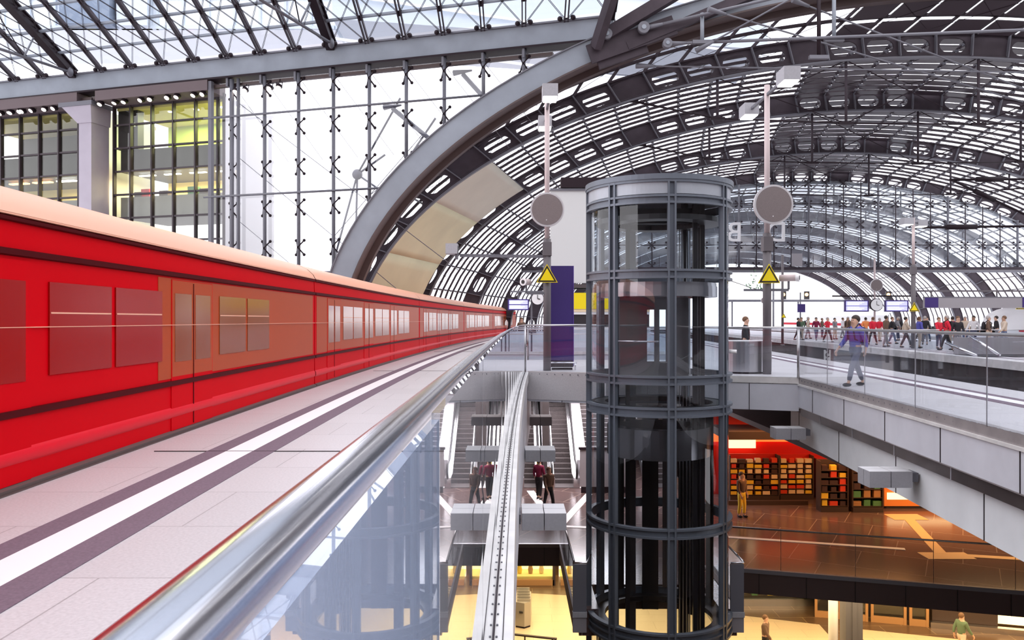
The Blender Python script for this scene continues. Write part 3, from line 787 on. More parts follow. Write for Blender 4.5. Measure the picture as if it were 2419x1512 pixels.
# ================================================================ NORTH SOUTH HALL: edge girder, roof, facade
UMAX = 46
t = thing('hall_girder', 'long straight grey girder at the foot of the upper left glass roof', 'girder', tuple(F(20, 15.2)))
def fb(u0, u1, z0, z1, o0, o1):
    return MB().obox(tuple((F(u0, z0, o0) + F(u1, z1, o1)) / 2), EOUT * ((u1 - u0) / 2), Vector((.293, .956, 0)) * ((o1 - o0) / 2), (0, 0, (z1 - z0) / 2))
fb(-1.0, UMAX, 14.75, 15.75, 0, .12).build('face_plate', 'steel_l', t)
fb(-1.0, UMAX, 15.72, 15.80, -.15, .7).build('top_flange', 'steel_m', t)
fb(0, UMAX, 14.66, 14.76, -.1, .9).build('bottom_flange', 'steel_d', t)
fb(2, UMAX, 14.28, 14.44, .25, .5).build('service_rail', 'underside', t)
u = 3.4
while u < UMAX: MB().obox(tuple(F(u, 14.5, .2)), EOUT * .06, Vector((.293, .956, 0)) * .22, (0, 0, .28)).build('hanger', 'steel_m', t); u += 2.1
# roof lattice rising towards the viewer
RD = Vector((-.016, -1, .335))
def G(u, s): return F(u, 15.78) + RD * s + Vector((0, 0, -.004 * s * s))
t = thing('hall_roof_grid', 'glazed lattice roof with crossed wires at the upper left', 'roof', tuple(F(20, 15.8)))
SM = 12.6
for k in range(-1, 22):
    u = 1.27 + 2.1 * k
    thick = (k % 8 == 6) or k == -1
    a = MB(); pts = [G(u, SM * i / 8) for i in range(9)]
    for p, q_ in zip(pts, pts[1:]):
        if thick: a.bar(p, q_, .42, .5); a.bar(p + Vector((0, 0, .2)), q_ + Vector((0, 0, .2)), .62, .08)
        else:
            for o_ in (-.085, .085): a.bar(p + EOUT * o_, q_ + EOUT * o_, .06, .2)
    a.build('main_rafter' if thick else 'rafter', 'steel' if not thick else 'steel_d', t)
for i in range(1, 8):
    s = 1.8 * i; a = MB()
    for o_ in (-.07, .07): a.bar(G(-.8, s) + Vector((0, o_, .06)), G(UMAX - 1, s) + Vector((0, o_, .06)), .05, .10)
    a.build('purlin', 'steel_l', t)
wr = MB(); nb = MB()
for k in range(-1, 21):
    u0, u1 = 1.27 + 2.1 * k, 1.27 + 2.1 * (k + 1)
    for s0 in (0, 1.8, 3.6, 5.4, 7.2):
        s1 = s0 + 3.6
        for a_, b_ in (((u0, s0), (u1, s1)), ((u1, s0), (u0, s1))):
            for o_ in (-.03, .03): wr.bar(G(*a_) + EOUT * o_, G(*b_) + EOUT * o_, .02, .02)
        nb.obox(G(u0, s0), EOUT * .13, RD * .10, (0, 0, .07))
    for uu in (u0 + .32, u1 - .32): 
        p = G(uu, .12) + Vector((0, -.15, -.02)); MB().ball(p, .13, 8, 6).build('cable_anchor', 'steel_d', t)
wr.build('bracing_wire', 'steel_d', t); nb.build('grid_joint', 'steel_d', t)['kind'] = 'stuff'
gl_ = MB(); us = [-1, 10, 20, 30, 40, UMAX]; ss = [0, 3, 6, 9, SM]
vs = [G(u, s) + Vector((0, 0, .2)) for s in ss for u in us]
gl_.add(vs, [(i * 6 + j, i * 6 + j + 1, (i + 1) * 6 + j + 1, (i + 1) * 6 + j) for i in range(4) for j in range(5)]); gl_.build('glazing', 'g_hall', t)
# tension rods with fork heads under the main rafters
for u, lab in ((30.7, 'tension rod with fork head under the upper left main rafter'), (13.9, 'tension rod with fork head under the middle main rafter')):
    t2 = thing('tension_rod', lab, 'rod', tuple(G(u, 0)), 'roof tension rods')
    a, b = G(u, .3) + Vector((.2, -.35, -.15)), G(u, 7.5) + Vector((-1.5, 0, -2.6))
    MB().tube(a, b, .075, 10).build('rod', 'steel_m', t2); MB().ball(tuple(a), .27, 12, 8, (.6, 1, 1)).build('fork_head', 'steel_m', t2)
    m_ = a + (b - a) * .45; MB().tube(m_, G(u, 3.6), .05, 8).build('strut', 'steel_l', t2)
    MB().tube(m_, G(u, 9.5) , .03, 6).build('stay', 'steel_d', t2)

# bolted glass wall
t = thing('glass_wall', 'tall white-lit glass wall with posts and spider fittings left of the big beam', 'glass wall', tuple(F(12, 0)))
UL = 21.2
q = MB(); vs = [];
ul = [UL - (UL - 1.2) * i / 24 for i in range(25)]
def ellz(x):
    v = 1 - ((x - 24.0) / 33.1) ** 2; return 18.5 * sqrt(v) if v > 0 else 0
for u in ul:
    x = F(u, 0).x; z_ = max(0, ellz(x) - .1) if x > -9.0 else 0.0
    z0 = min(14.6, z_)
    vs += [tuple(F(u, z0 if x > -9.0 else .0, .35)), tuple(F(u, 14.6, .35))]
q.add(vs, [(2 * i, 2 * i + 2, 2 * i + 3, 2 * i + 1) for i in range(24)]); q.build('glazing', 'g_wall', t)
sp = MB(); 
posts_u = [19.96, 19.55] + [17.9 - 2.07 * i for i in range(8)]
for k, u in enumerate(posts_u):
    x = F(u, 0).x; z0 = max(0, ellz(x)) if x > -9.0 else 0
    MB().tube(F(u, z0, .1), F(u, 14.6, .1), .095 if k else .12, 10).build('post', 'steel_m', t)
    if k == 1: continue
    for j in range(-1, 6):
        z = 13.95 - 2.15 * j if j >= 0 else 14.3
        if z < z0 + .3 or j < 0: continue
        sp = MB()
        for s2 in (-1, 1):
            c = F(u, z + s2 * .28, .1)
            for s1 in (-1, 1): sp.bar(F(u, z, .0), F(u - s1 * .22, z + s2 * .36, .25), .06, .06); sp.ball(tuple(F(u - s1 * .24, z + s2 * .38, .25)), .085, 6, 5)
        sp.build('spider_fitting', 'steel_d', t)
for z in (12.56, 8.25, 4.0):
    u_end = 1.2
    for uu in [UL - .1 * i for i in range(1, 210)]:
        x = F(uu, 0).x
        if x > -9.0 and ellz(x) > z: u_end = uu; break
    MB().tube(F(21.7, z, 0), F(u_end, z, 0), .06, 8).build('cross_rail', 'steel_m', t)
fw = MB()
for u in posts_u[2:]: fw.tube(F(u + 2.07, 14.2, .5), F(u - 1.2, 10, .5), .012, 4)
for a, b in (((20, 13.5), (7, 4)), ((20, 10.5), (9, 2)), ((20, 7), (12, 1)), ((14, 6), (9, 11)), ((12, 8), (4, 13.4))):
    fw.tube(F(a[0], a[1], .7), F(b[0], b[1], .7), .02, 5)
fw.build('stay_wire', 'steel_m', t)
MB().obox(tuple(F(21.3, 7.3, .1)), EOUT * .10, Vector((.293, .956, 0)) * .12, (0, 0, 7.3)).build('end_post', 'steel_m', t)
# star-shaped cable masts behind the glass wall
for lab, hub, ends in (('star-shaped strut set with cables behind the glass wall, lower one beside the edge beam', (13.9, 9.6, 3.0), [(15.6, 1.2, 1.5), (13.6, .6, 2), (11.2, 7.8, 3), (12.2, 10.6, 3), (10.6, 13.2, 1.5)]),
                       ('star-shaped strut set with cables behind the glass wall, right one beside the edge beam', (11.9, 8.9, 3.0), [(13.2, 1.2, 1.5), (14.6, 1.0, 2), (9.6, 7.6, 3), (10.6, 10.4, 3), (8.6, 12.0, 1.5)])):
    t3 = thing('cable_star', lab, 'strut', tuple(F(*hub)), 'cable stars behind the glass wall')
    h = F(*hub); MB().ball(tuple(h), .3, 10, 8).build('hub', 'steel_m', t3)
    for e in ends: MB().tube(h, F(*e), .06, 6).build('stay', 'steel_m', t3)
for lab, a, b in (('slanting tubular strut behind the glass wall, upper one with flared head', (10.9, 12.6, 1.2), (7.6, 9.9, 1.0)), ('slanting tubular strut behind the glass wall at the top beside the girder', (6.9, 14.0, 1.0), (5.3, 12.2, 1.0))):
    t3 = thing('tubular_strut', lab, 'strut', tuple(F(*a)), 'slanting struts behind the glass wall')
    MB().tube(F(*a), F(*b), .12, 8).build('tube', 'steel_m', t3)
    MB().tube(F(a[0] + .5, a[1] + .1, a[2]), F(a[0] - .5, a[1] + .15, a[2]), .16, 8, .05).build('flared_head', 'steel_m', t3)

# ---- office block left
def fbx(u0, u1, z0, z1, o0, o1, name, m, par=None):
    return MB().obox(tuple((F(u0, z0, o0) + F(u1, z1, o1)) / 2), EOUT * ((u1 - u0) / 2), Vector((.293, .956, 0)) * ((o1 - o0) / 2), (0, 0, (z1 - z0) / 2)).build(name, m, par)
OB = 1.4
zr = [14.05, 12.98, 11.62, 10.25, 8.88, 7.5, 6.1, 4.7]
for lab, u0, u1, us in (('office front with lit green and yellow rooms right of the square column', 21.4, 29.0, [21.8, 23.3, 24.8, 26.3, 27.8]), ('office front with dark glazing left of the square column', 30.3, 41.0, [31.6, 33.1, 34.6, 36.1, 37.6, 39.1])):
    t = thing('office_front', lab, 'office front', tuple(F((u0 + u1) / 2, 0, OB)), 'office fronts under the hall roof')
    fr = MB()
    for u in us + [u0, u1]: fr.obox(tuple(F(u, 8.3, OB)), EOUT * .045, Vector((.293, .956, 0)) * .12, (0, 0, 6.0))
    for z in zr: fr.obox(tuple(F((u0 + u1) / 2, z, OB)), EOUT * ((u1 - u0) / 2), Vector((.293, .956, 0)) * .08, (0, 0, .05))
    fr.build('frame', 'mullion', t)
    fbx(u0, u1, 6.1 if u0 < 30 else 4.7, 14.05, OB + .02, OB + .04, 'glazing', 'g_office', t)
    fbx(u0, u1, 14.1, 14.7, -.1, OB + .1, 'soffit', 'soffit', t)
    for z0, z1, m_ in ((10.3, 11.6, 'officedark'), (7.55, 8.8, 'grey')): fbx(u0, u1, z0, z1, OB + .5, OB + 4.6, 'floor_slab', m_, t)
    fbx(u0, u1, 13.9, 14.1, OB + .2, OB + 5, 'room_ceiling', 'officewarm', t)
    rg = u0 < 25
    fbx(u0, u1, 11.6, 14.0, OB + 4.6, OB + 4.8, 'upper_back_wall', 'officewall' if rg else 'officedark', t)
    fbx(u0, u1, 8.8, 10.3, OB + 4.6, OB + 4.8, 'lower_back_wall', 'officewarm', t)
    fbx(u0 - .1, u0, 4.7, 14.1, OB, OB + 4.8, 'party_wall', 'white', t)
    if rg:
        fbx(27.6, 29.0, 11.6, 14.0, OB + .3, OB + .8, 'dark_room', 'officedark', t)
        for k, u in enumerate((22.4, 24.2, 26.0)):
            for dz in (1.2, 3.2):
                MB().lathe(*F(u, 0, OB + dz).xy, [(0, 13.86), (.16, 13.86), (.16, 13.9)], 12).build('downlight', 'lampglow', t)
        for k in range(4): fbx(21.8 + k * 1.8, 22.9 + k * 1.8, 10.16, 10.22, OB + 1.2, OB + 1.4, 'strip_light', 'lampglow', t)
        for k, (u, m_) in enumerate(((28.0, 'goods_d'), (27.5, 'c_red'), (26.2, 'goods_d'), (24.2, 'goods_e'), (23.4, 'goods_d'))): fbx(u - .3, u + .3, 8.85, 9.15 + .15 * (k % 2), OB + .8, OB + 1.2, 'desk_item', m_, t)
        sg = fbx(27.7, 27.95, 12.9, 13.12, OB + .15, OB + .22, 'exit_sign', 'white', t)
    else:
        for k in range(3): fbx(33.2 + k * 1.9, 34.6 + k * 1.9, 10.14, 10.22, OB + 1.2, OB + 1.5, 'strip_light', 'orangeglow' if k > 0 else 'lampglow', t)
    for uu in ((22.3, 24.6, 26.6) if rg else (35,)):
        area_light('office_light', tuple(F(uu, 13.8, OB + 2.2)), 1.6, 300 if rg else 30, (.95, 1, .5), size_y=3)
    for uu in ((22.5, 25.2, 27.8) if rg else (32.5, 36)):
        area_light('office_light', tuple(F(uu, 10.12, OB + 2.2)), 1.8, 300 if rg else 160, (1, .86, .45), size_y=3)
# column
t = thing('square_column', 'tall square column with flared head between the office fronts', 'column', tuple(F(29.6, 0, .7)))
fbx(29.35, 30.25, 0, 14.0, 0, 1.35, 'shaft', 'colpaint', t)
q = MB(); 
c4 = [F(29.3, 12.9, -.05), F(30.3, 12.9, -.05), F(30.3, 12.9, 1.4), F(29.3, 12.9, 1.4), F(29.3, 13.9, -.1), F(31.4, 13.9, -.1), F(31.4, 13.9, 1.45), F(29.3, 13.9, 1.45)]
q.add(c4, [(0, 1, 2, 3), (4, 7, 6, 5), (0, 4, 5, 1), (1, 5, 6, 2), (2, 6, 7, 3), (3, 7, 4, 0)]).build('flared_head', 'colpaint', t)
fbx(29.2, 31.6, 13.9, 14.15, -.15, 1.5, 'cap_plate', 'steel_m', t)

# spotlights in pairs under the girder
def spot_proto():
    t = thing('spotlight', 'x', 'spotlight', (0, 0, 0), 'spotlights in pairs below the hall girder')
    MB().path([(0, 0, -.12), (0, .02, -.02), (0, .24, .06)], [.15, .17, .10], 14).build('housing', 'steel_d', t)
    q = MB(); ax = Vector((0, -.02, -.10)).normalized()
    q.path([(0, 0, -.125), (0, -.004, -.14)], [.135, .13], 14); q.build('lens', 'spotglow', t)
    q = MB(); q.bar((-.17, .03, 0), (-.17, .03, .22), .02, .04); q.bar((.17, .03, 0), (.17, .03, .22), .02, .04); q.bar((-.17, .03, .22), (.17, .03, .22), .04, .02); q.bar((0, .03, .22), (0, .03, .42), .03, .03)
    q.build('bracket', 'steel_d', t)
    for ch in t.children: pass
    return t
sp0 = spot_proto()
pairs = [(8, 0), (32, 0), (60, 1), (112, 1), (222, 1), (278, 1), (340, 1), (403, 1), (465, 1), (565, 1), (645, 1)]
first = True; ordn = ['first', 'second', 'third', 'fourth', 'fifth', 'sixth', 'seventh', 'eighth', 'ninth', 'tenth', 'eleventh']
def u_of(px):
    tt = (px - 1209.5) / 1950; return (3.8 - 39 * tt) / (.956 + .293 * tt)
for k, (px, on) in enumerate(pairs):
    for s_, wd in ((-11, 'left'), (11, 'right')):
        o = sp0 if first else copy_tree(sp0); first = False
        p = F(u_of(px + s_), 14.02, .1); o.location = p
        o.rotation_euler = (random.uniform(-.5, -.2), 0, math.radians(-18) + random.uniform(-.3, .3))
        o['label'] = '%s spotlight of the %s pair from the left under the hall girder' % (wd, ordn[k])

# ---- blocks behind the hall roof
t = thing('bridge_building', 'pale blue gridded office block seen through the upper left glass roof', 'building', (-42, 85, 20))
MB().box(-75, -18, 84, 95, 31, 75).build('facade', 'facadepale', t)
q = MB()
for i in range(24): q.box(-75 + i * 2.6 - .12, -75 + i * 2.6 + .12, 83.7, 84, 31, 75)
for i in range(14): q.box(-75, -18, 83.6, 84, 31 + i * 3.2, 31.35 + i * 3.2)
q.build('window_grid', 'facadeblue', t)
MB().box(-45, -40, 82, 84, 31, 75).build('stair_core', 'facadedark', t); MB().box(-39.6, -36.5, 82.6, 84, 31, 75).build('glass_bay', 'facadeblue', t)
t = thing('bridge_building', 'blue grey slanted block seen through the glass roof above the girder', 'building', (-2, 80, 24))
q = MB(); q.add([(-17, 78, 30), (26, 84, 29), (26, 84, 70), (-17, 78, 70), (-17, 90, 30), (26, 96, 29), (26, 96, 70), (-17, 90, 70)], [(0, 1, 2, 3), (4, 7, 6, 5), (0, 4, 5, 1), (1, 5, 6, 2), (2, 6, 7, 3), (3, 7, 4, 0)]); q.build('facade', 'facadeblue', t)
q = MB(); 
for i in range(9): q.bar((-17, 77.6, 28 + i * 4.2), (26, 83.6, 24 + i * 4.2), .12, .25)
q.build('ledge_line', 'facadepale', t)

# ---- junction of girder and big beam
t = thing('beam_junction', 'heavy bolted steel node where the girder meets the big curved beam', 'steel node', (4.6, 38.6, 15))
q = MB()
q.bar((3.9, 38.5, 14.2), (5.0, 36.2, 17.6), .35, .55); q.bar((4.2, 38.6, 14.7), (9.5, 37.6, 17.6), .45, .55); q.bar((5.4, 38.75, 14.3), (15, 38.6, 18.3), .5, .4); q.build('raking_beam', 'steel', t)
q = MB(); q.bar((3.6, 38.6, 13.9), (7.6, 38.6, 15.3), .15, .9); q.bar((4.0, 38.8, 13.6), (6.3, 38.8, 14.4), .2, .7); q.build('gusset_plate', 'steel', t)
for c_, r_ in (((6.1, 38.3, 15.05), .27), ((7.2, 38.3, 14.32), .22), ((4.4, 38.3, 14.75), .24)):
    MB().tube((c_[0], c_[1] - .16, c_[2]), (c_[0], c_[1] + .16, c_[2]), r_, 18).build('fork_eye', 'steel_m', t)
    MB().tube((c_[0], c_[1] - .2, c_[2]), (c_[0], c_[1] - .15, c_[2]), r_ * .4, 12).build('pin', 'steel_l', t)
for lab, a, b in (('thick tie rod climbing right from the steel node', (6.2, 38.3, 15.05), (13.5, 37.5, 16.5)), ('long level tie rod right of the steel node', (7.3, 38.3, 14.32), (28, 37.6, 14.9)), ('lower thin tie rod running right under the big beam', (6.0, 39.3, 13.6), (28, 40.5, 13.6)),
                  ('crossing wire from the tall strut at the top right', (9.0, 37.5, 15.6), (26, 42, 12.6)), ('raking wire rising right above the first arch', (8.6, 38.2, 14.0), (15.4, 37, 17.5)), ('wire falling to the right edge of the roof', (13, 38, 16.2), (27, 42, 12.9))):
    t3 = thing('tie_rod', lab, 'rod', a, 'tie rods under the crossing')
    MB().tube(a, b, .07 if 'thick' in lab or 'long' in lab else .04, 10).build('rod', 'steel_m', t3)
    d_ = (Vector(b) - Vector(a)).normalized(); MB().tube(Vector(a) - d_ * .1, Vector(a) + d_ * .8, .13, 10, .07).build('end_sleeve', 'steel_m', t3)
for lab, x, z0, z1 in (('pale strut standing on the long tie rod nearest the steel node', 8.8, 14.4, 15.7), ('pale strut on the long tie rod, top centre right', 14.9, 14.5, 17.4), ('dark strut on the lower tie rod', 14.2, 13.7, 17.2)):
    t3 = thing('hanging_strut', lab, 'strut', (x, 38.2, z0), 'struts under the crossing')
    MB().tube((x, 38.2, z0), (x, 38.2, z1), .09, 10).build('tube', 'steel_l' if 'pale' in lab else 'steel_d', t3); MB().box(x - .45, x + .45, 38.1, 38.3, z0 - .12, z0 + .04).build('clamp', 'steel_m', t3)

# ================================================================ ROUND LIFT
LX, LY, LR = 3.58, 20.19, 1.73
FW = math.atan2(-LY, -LX)                                # direction from the lift to the viewer
def la(deg): return FW + math.radians(deg)               # positive = to the right as seen
PA = [-84, -37, 10, 60, 108, 156, 204, 240]
t = thing('lift_tower', 'round glass lift tower with dark steel rings standing in the opening', 'lift tower', (LX, LY, Z2))
LT = t
for a in PA:
    th = la(a); c_, s_ = cos(th), sin(th); q = MB()
    for o_ in (-.075, .075):
        q.obox((LX + c_ * (LR - .02) - s_ * o_, LY + s_ * (LR - .02) + c_ * o_, (4.70 + Z2) / 2), (c_ * .05, s_ * .05, 0), (-s_ * .022, c_ * .022, 0), (0, 0, (4.70 - Z2) / 2))
    q.obox((LX + c_ * (LR - .07), LY + s_ * (LR - .07), (4.70 + Z2) / 2), (c_ * .03, s_ * .03, 0), (-s_ * .085, c_ * .085, 0), (0, 0, (4.70 - Z2) / 2))
    q.build('post', 'liftmetal', t)
rings = [(4.12, 4.32), (2.44, 2.65), (.03, .24), (-.70, -.473), (-3.42, -3.19), (-5.94, -5.54), (-8.3, -8.1)]
for z0, z1 in rings:
    q = MB(); q.ringbox(LX, LY, LR - .10, LR - .03, z0 + .02, z1 - .02)
    q.ringbox(LX, LY, LR - .1, LR + .025, z1 - .05, z1); q.ringbox(LX, LY, LR - .1, LR + .025, z0, z0 + .05)
    if z1 - z0 > .3: q.ringbox(LX, LY, LR - .1, LR + .01, (z0 + z1) / 2 - .02, (z0 + z1) / 2 + .02)
    q.build('ring', 'liftmetal', t)
q = MB(); q.ringbox(LX, LY, LR - .03, LR + .05, 4.66, 4.78); q.ringbox(LX, LY, LR - .1, LR + .03, 4.60, 4.66); q.build('top_rim', 'liftmetal', t)
q = MB(); q.lathe(LX, LY, [(.01, 4.70), (LR, 4.70), (LR, 4.62), (.01, 4.60)], 64, smooth=False); q.build('roof', 'liftmetal', t)
NP = len(PA)
for i, a in enumerate(PA):
    b = PA[(i + 1) % NP] + (360 if i == NP - 1 else 0)
    a0, a1 = la(a + 3), la(b - 3)
    MB().ringbox(LX, LY, LR - .06, LR - .02, 4.34, 4.64, 12, a0, a1).build('header_panel', 'liftpanel', t)
    for z0, z1 in ((2.66, 4.11), (.25, 2.43), (-.46, .02), (-3.18, -.71), (-5.53, -3.43), (-8.09, -5.95)):
        MB().lathe(LX, LY, [(LR - .07, z0), (LR - .07, z1)], 14, a0, a1).build('glass_pane', 'g_lift', t)
for x, y in ((LX - .95, LY + .55), (LX - .62, LY + .95), (LX + 1.05, LY - .1), (LX + 1.12, LY + .45), (LX + .85, LY + .95), (LX + .75, LY - .65)):
    MB().box(x - .05, x + .05, y - .05, y + .05, Z2, 4.5).build('guide_rail', 'black', t)
q = MB()
for k in range(7): q.tube((LX + .62 + k * .08, LY + .9 - k * .03, -9.5), (LX + .62 + k * .08, LY + .9 - k * .03, 4.2), .012, 5)
q.build('hoist_cable', 'rail2', t)
MB().ringbox(LX, LY, 1.0, 1.5, 3.80, 3.92, 40).build('machine_ring', 'black', t)
MB().box(LX - .9, LX + 1.2, LY + .5, LY + 1.1, 3.92, 4.3).build('machine_beam', 'black', t)
for zz in (-.6, Z1 - .3): MB().ringbox(LX, LY, 1.30, 1.55, zz, zz + .12, 48).build('landing_ring', 'black', t)
MB().ringbox(LX, LY, 1.25, 1.58, -9.9, -9.1, 48).build('lower_band', 'rail2', t)
# added inner strips imitate dark streaks in the glass of the lower storeys
for k, (a, b, m_) in enumerate(((118, 128, 'black'), (132, 150, 'streakmetal'), (153, 160, 'black'), (166, 176, 'streakmetal'), (180, 196, 'black'), (203, 212, 'streakmetal'), (216, 232, 'black'))):
    MB().ringbox(LX, LY, 1.50, 1.54, -5.5 - .6 * (k % 3), -.75, 10, la(a), la(b)).build('streak_strip', m_, t)
MB().ringbox(LX, LY, .95, 1.25, -1.75, -1.05, 40).build('reflection_drum', 'streakmetal', t)  # added drum imitates the metallic reflection band in the lower glass
# cabin standing at platform level
t = thing('lift_cabin', 'steel lift cabin with closed doors inside the glass tower at platform level', 'lift cabin', (LX, LY, .05))
MB().lathe(LX, LY, [(.01, .05), (1.38, .05), (1.38, .12), (.01, .12)], 48, smooth=False).build('cabin_floor', 'rail2', t)
MB().ringbox(LX, LY, 1.2, 1.40, 2.05, 2.30, 48).build('header_band', 'rail2', t)
MB().lathe(LX, LY, [(.01, 2.30), (1.38, 2.30), (1.38, 2.38), (.01, 2.38)], 48, smooth=False).build('cabin_roof', 'rail2', t)
for sx, w_ in ((-.62, .30), (.02, .0)):
    pass
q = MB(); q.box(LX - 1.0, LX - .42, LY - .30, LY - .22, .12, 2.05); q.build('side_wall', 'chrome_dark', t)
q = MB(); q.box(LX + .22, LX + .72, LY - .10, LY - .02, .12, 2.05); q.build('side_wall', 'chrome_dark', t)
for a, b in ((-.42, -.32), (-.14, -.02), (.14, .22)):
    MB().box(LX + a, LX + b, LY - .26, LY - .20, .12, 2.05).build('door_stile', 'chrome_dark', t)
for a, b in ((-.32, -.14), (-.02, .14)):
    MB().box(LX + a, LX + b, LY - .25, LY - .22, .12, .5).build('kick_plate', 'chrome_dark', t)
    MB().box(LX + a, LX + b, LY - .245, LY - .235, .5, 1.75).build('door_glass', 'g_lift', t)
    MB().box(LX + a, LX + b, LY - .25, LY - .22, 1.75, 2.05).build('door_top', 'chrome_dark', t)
MB().tube((LX - 1.2, LY - .5, 1.0), (LX - .2, LY - 1.2, 1.0), .02, 8).build('grab_rail', 'rail', t)
sph = MB(); sph.tube((LX + 1.62, LY - .75, .72), (LX + 1.62, LY - .75, .80), .09, 16)
tag(sph.build('door_sensor', 'white'), 'small round white sensor on the right side of the lift tower', 'sensor')

# ================================================================ SHOP LEVEL (z = -5.5)
EM = [(5.75, 23.5), (26, 17.7)]
fm = MB()
FT = .65
fm.prism([(-14, 25.8), (1.62, 25.8), (1.62, 20.0), (2.1, 20.0), (2.1, 21.85), (5.05, 21.85), (5.05, 20.0), (5.45, 20.0), (5.45, 23.58), (5.75, 23.5), (26, 17.7), (40, 14), (40, 60), (-14, 60)], Z1 - FT, Z1)
struct(fm.build('floor_shops', 'f_mezz'), 'dark brown stone floor of the shop level')
def line2(mb, a, b, w, z):
    a, b = Vector((*a, z)), Vector((*b, z)); mb.bar(a, b, w, .012)
q = MB(); line2(q, (.75, 33.8), (1.55, 27.8), .3, Z1 + .004); line2(q, (3.1, 33.2), (1.7, 28.3), .28, Z1 + .004); line2(q, (1.62, 28.0), (5, 27.4), .25, Z1 + .005); line2(q, (5.6, 27.0), (12, 25.2), .22, Z1 + .004); q.box(.8, 4.5, 34.4, 35.9, Z1, Z1 + .006)
struct(q.build('trim_10', 's_white'), 'pale inlaid lines in the shop level floor')
q = MB(); line2(q, (13.95, 29.0), (12.85, 24.7), .34, Z1 + .004); q.box(13.4, 14.6, 28.9, 29.75, Z1, Z1 + .008); q.box(12.2, 13.6, 24.15, 24.85, Z1, Z1 + .008); line2(q, (13.5, 24.5), (26, 21.6), .3, Z1 + .004)
struct(q.build('trim_11', 'tactile'), 'yellowish tactile guide strips in the shop level floor')
# dark fascia panels at the edge
def fas(a, b, z0, z1, m, nm, lab, k=0, th=.08):
    L = sqrt((b[0] - a[0]) ** 2 + (b[1] - a[1]) ** 2); tx, ty = (b[0] - a[0]) / L, (b[1] - a[1]) / L; nx, ny = ty, -tx
    mb = MB(); mb.prism([(a[0], a[1]), (b[0], b[1]), (b[0] + nx * th, b[1] + ny * th), (a[0] + nx * th, a[1] + ny * th)], z0, z1)
    o = struct(mb.build(nm, m), lab)
    if k:
        j = MB()
        for i in range(1, int(L / k) + 1):
            x, y = a[0] + tx * k * i, a[1] + ty * k * i
            j.obox((x + nx * (th + .004), y + ny * (th + .004), (z0 + z1) / 2), (tx * .01, ty * .01, 0), (nx * .004, ny * .004, 0), (0, 0, (z1 - z0) / 2))
        j.build('fascia_joint', 'black', o)
fas((5.72, 23.48), (26, 17.68), Z1 - .66, Z1 - .08, 'dkfascia', 'wall_shops', 'dark fascia panels below the shop level floor edge', 1.25)
fas((5.72, 23.46), (26, 17.66), Z1 - .08, Z1 + .03, 'steel_m', 'wall_shops', 'metal edge strip of the shop level floor', 0, .1)
fas((-14, 25.78), (1.6, 25.78), Z1 - .66, Z1 - .08, 'dkfascia', 'wall_shops', 'dark fascia panels of the shop level behind the pale beam', 1.25)
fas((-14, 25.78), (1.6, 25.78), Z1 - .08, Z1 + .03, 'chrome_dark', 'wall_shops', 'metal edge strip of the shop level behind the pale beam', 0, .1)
for x in (1.47, 5.46):
    q = MB(); q.box(x, x + .14, 20.0, 25.75 if x < 3 else 23.5, Z1 - .45, Z1 + .02); struct(q.build('wall_bridge', 'grey'), 'side fascia of the short bridge to the lift, %s side' % ('left' if x < 3 else 'right'))
# front faces of the bridge beside the lift
for x0, x1, lb in ((1.47, 1.80, 'left'), (5.28, 5.60, 'right')):
    t = thing('bridge_parapet', 'grey parapet end with handrail on the %s side of the lift at shop level' % lb, 'parapet', (x0, 20, Z1), 'parapet ends beside the lift')
    MB().box(x0, x1, 19.93, 20.0, Z1 - .05, Z1 + 1.1).build('panel', 'steel_m', t)
    MB().box(x0 - .01, x1 + .01, 19.9, 20.02, Z1 - .18, Z1 - .05).build('bolted_bar', 'boxgrey', t)
    MB().box(x0, x1, 19.93, 20.05, Z1 - .55, Z1 - .18).build('lower_panel', 'grey', t)
    MB().path([(x0, 19.95, Z1 + 1.13), (x1, 19.95, Z1 + 1.13), (x1 + (.12 if lb == 'left' else -.12), 20.1, Z1 + 1.3)], .022, 8).build('handrail', 'rail', t)
Z = Z1
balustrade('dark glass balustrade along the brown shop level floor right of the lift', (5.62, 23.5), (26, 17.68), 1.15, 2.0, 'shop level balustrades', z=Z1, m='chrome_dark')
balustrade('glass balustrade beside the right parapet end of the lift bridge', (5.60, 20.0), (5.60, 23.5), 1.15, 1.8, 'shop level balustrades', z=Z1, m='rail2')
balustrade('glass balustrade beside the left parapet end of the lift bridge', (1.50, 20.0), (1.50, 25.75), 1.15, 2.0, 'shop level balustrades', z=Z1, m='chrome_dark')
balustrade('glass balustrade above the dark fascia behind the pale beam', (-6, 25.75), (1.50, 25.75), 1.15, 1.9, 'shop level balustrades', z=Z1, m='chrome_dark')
# ceiling and dark soffit under the platform, walls closing the storeys
q = MB(); q.box(7.9, 40, 16, 60, -1.98, -1.82); q.box(-14, 7.9, 39.2, 60, -1.98, -1.82)
struct(q.build('ceiling_shops', 'soffit'), 'dark ceiling of the shop level')
q = MB(); q.box(-14, 40, 50, 50.3, Z2, -.85); q.box(-8.2, -8, 22, 60, Z2, -.85); q.box(39.8, 40, 14, 60, Z2, -.85); struct(q.build('wall_back', 'soffit'), 'dark back walls of the lower storeys')
q = MB(); q.box(-9, 40, -8, -7.8, Z2, -.85); q.box(-9, -8.8, -8, 60, Z2, -.85); q.box(15, 15.3, -8, 15, Z2, -.85); struct(q.build('wall_front', 'soffit'), 'walls of the lower storeys near the viewer')
# dark escalator underside behind the white girder
q = MB(); q.add([(6.0, 25.0, -1.0), (11.5, 24.5, -1.7), (11.5, 30, -3.0), (6.0, 30, -1.8)], [(0, 1, 2, 3)])
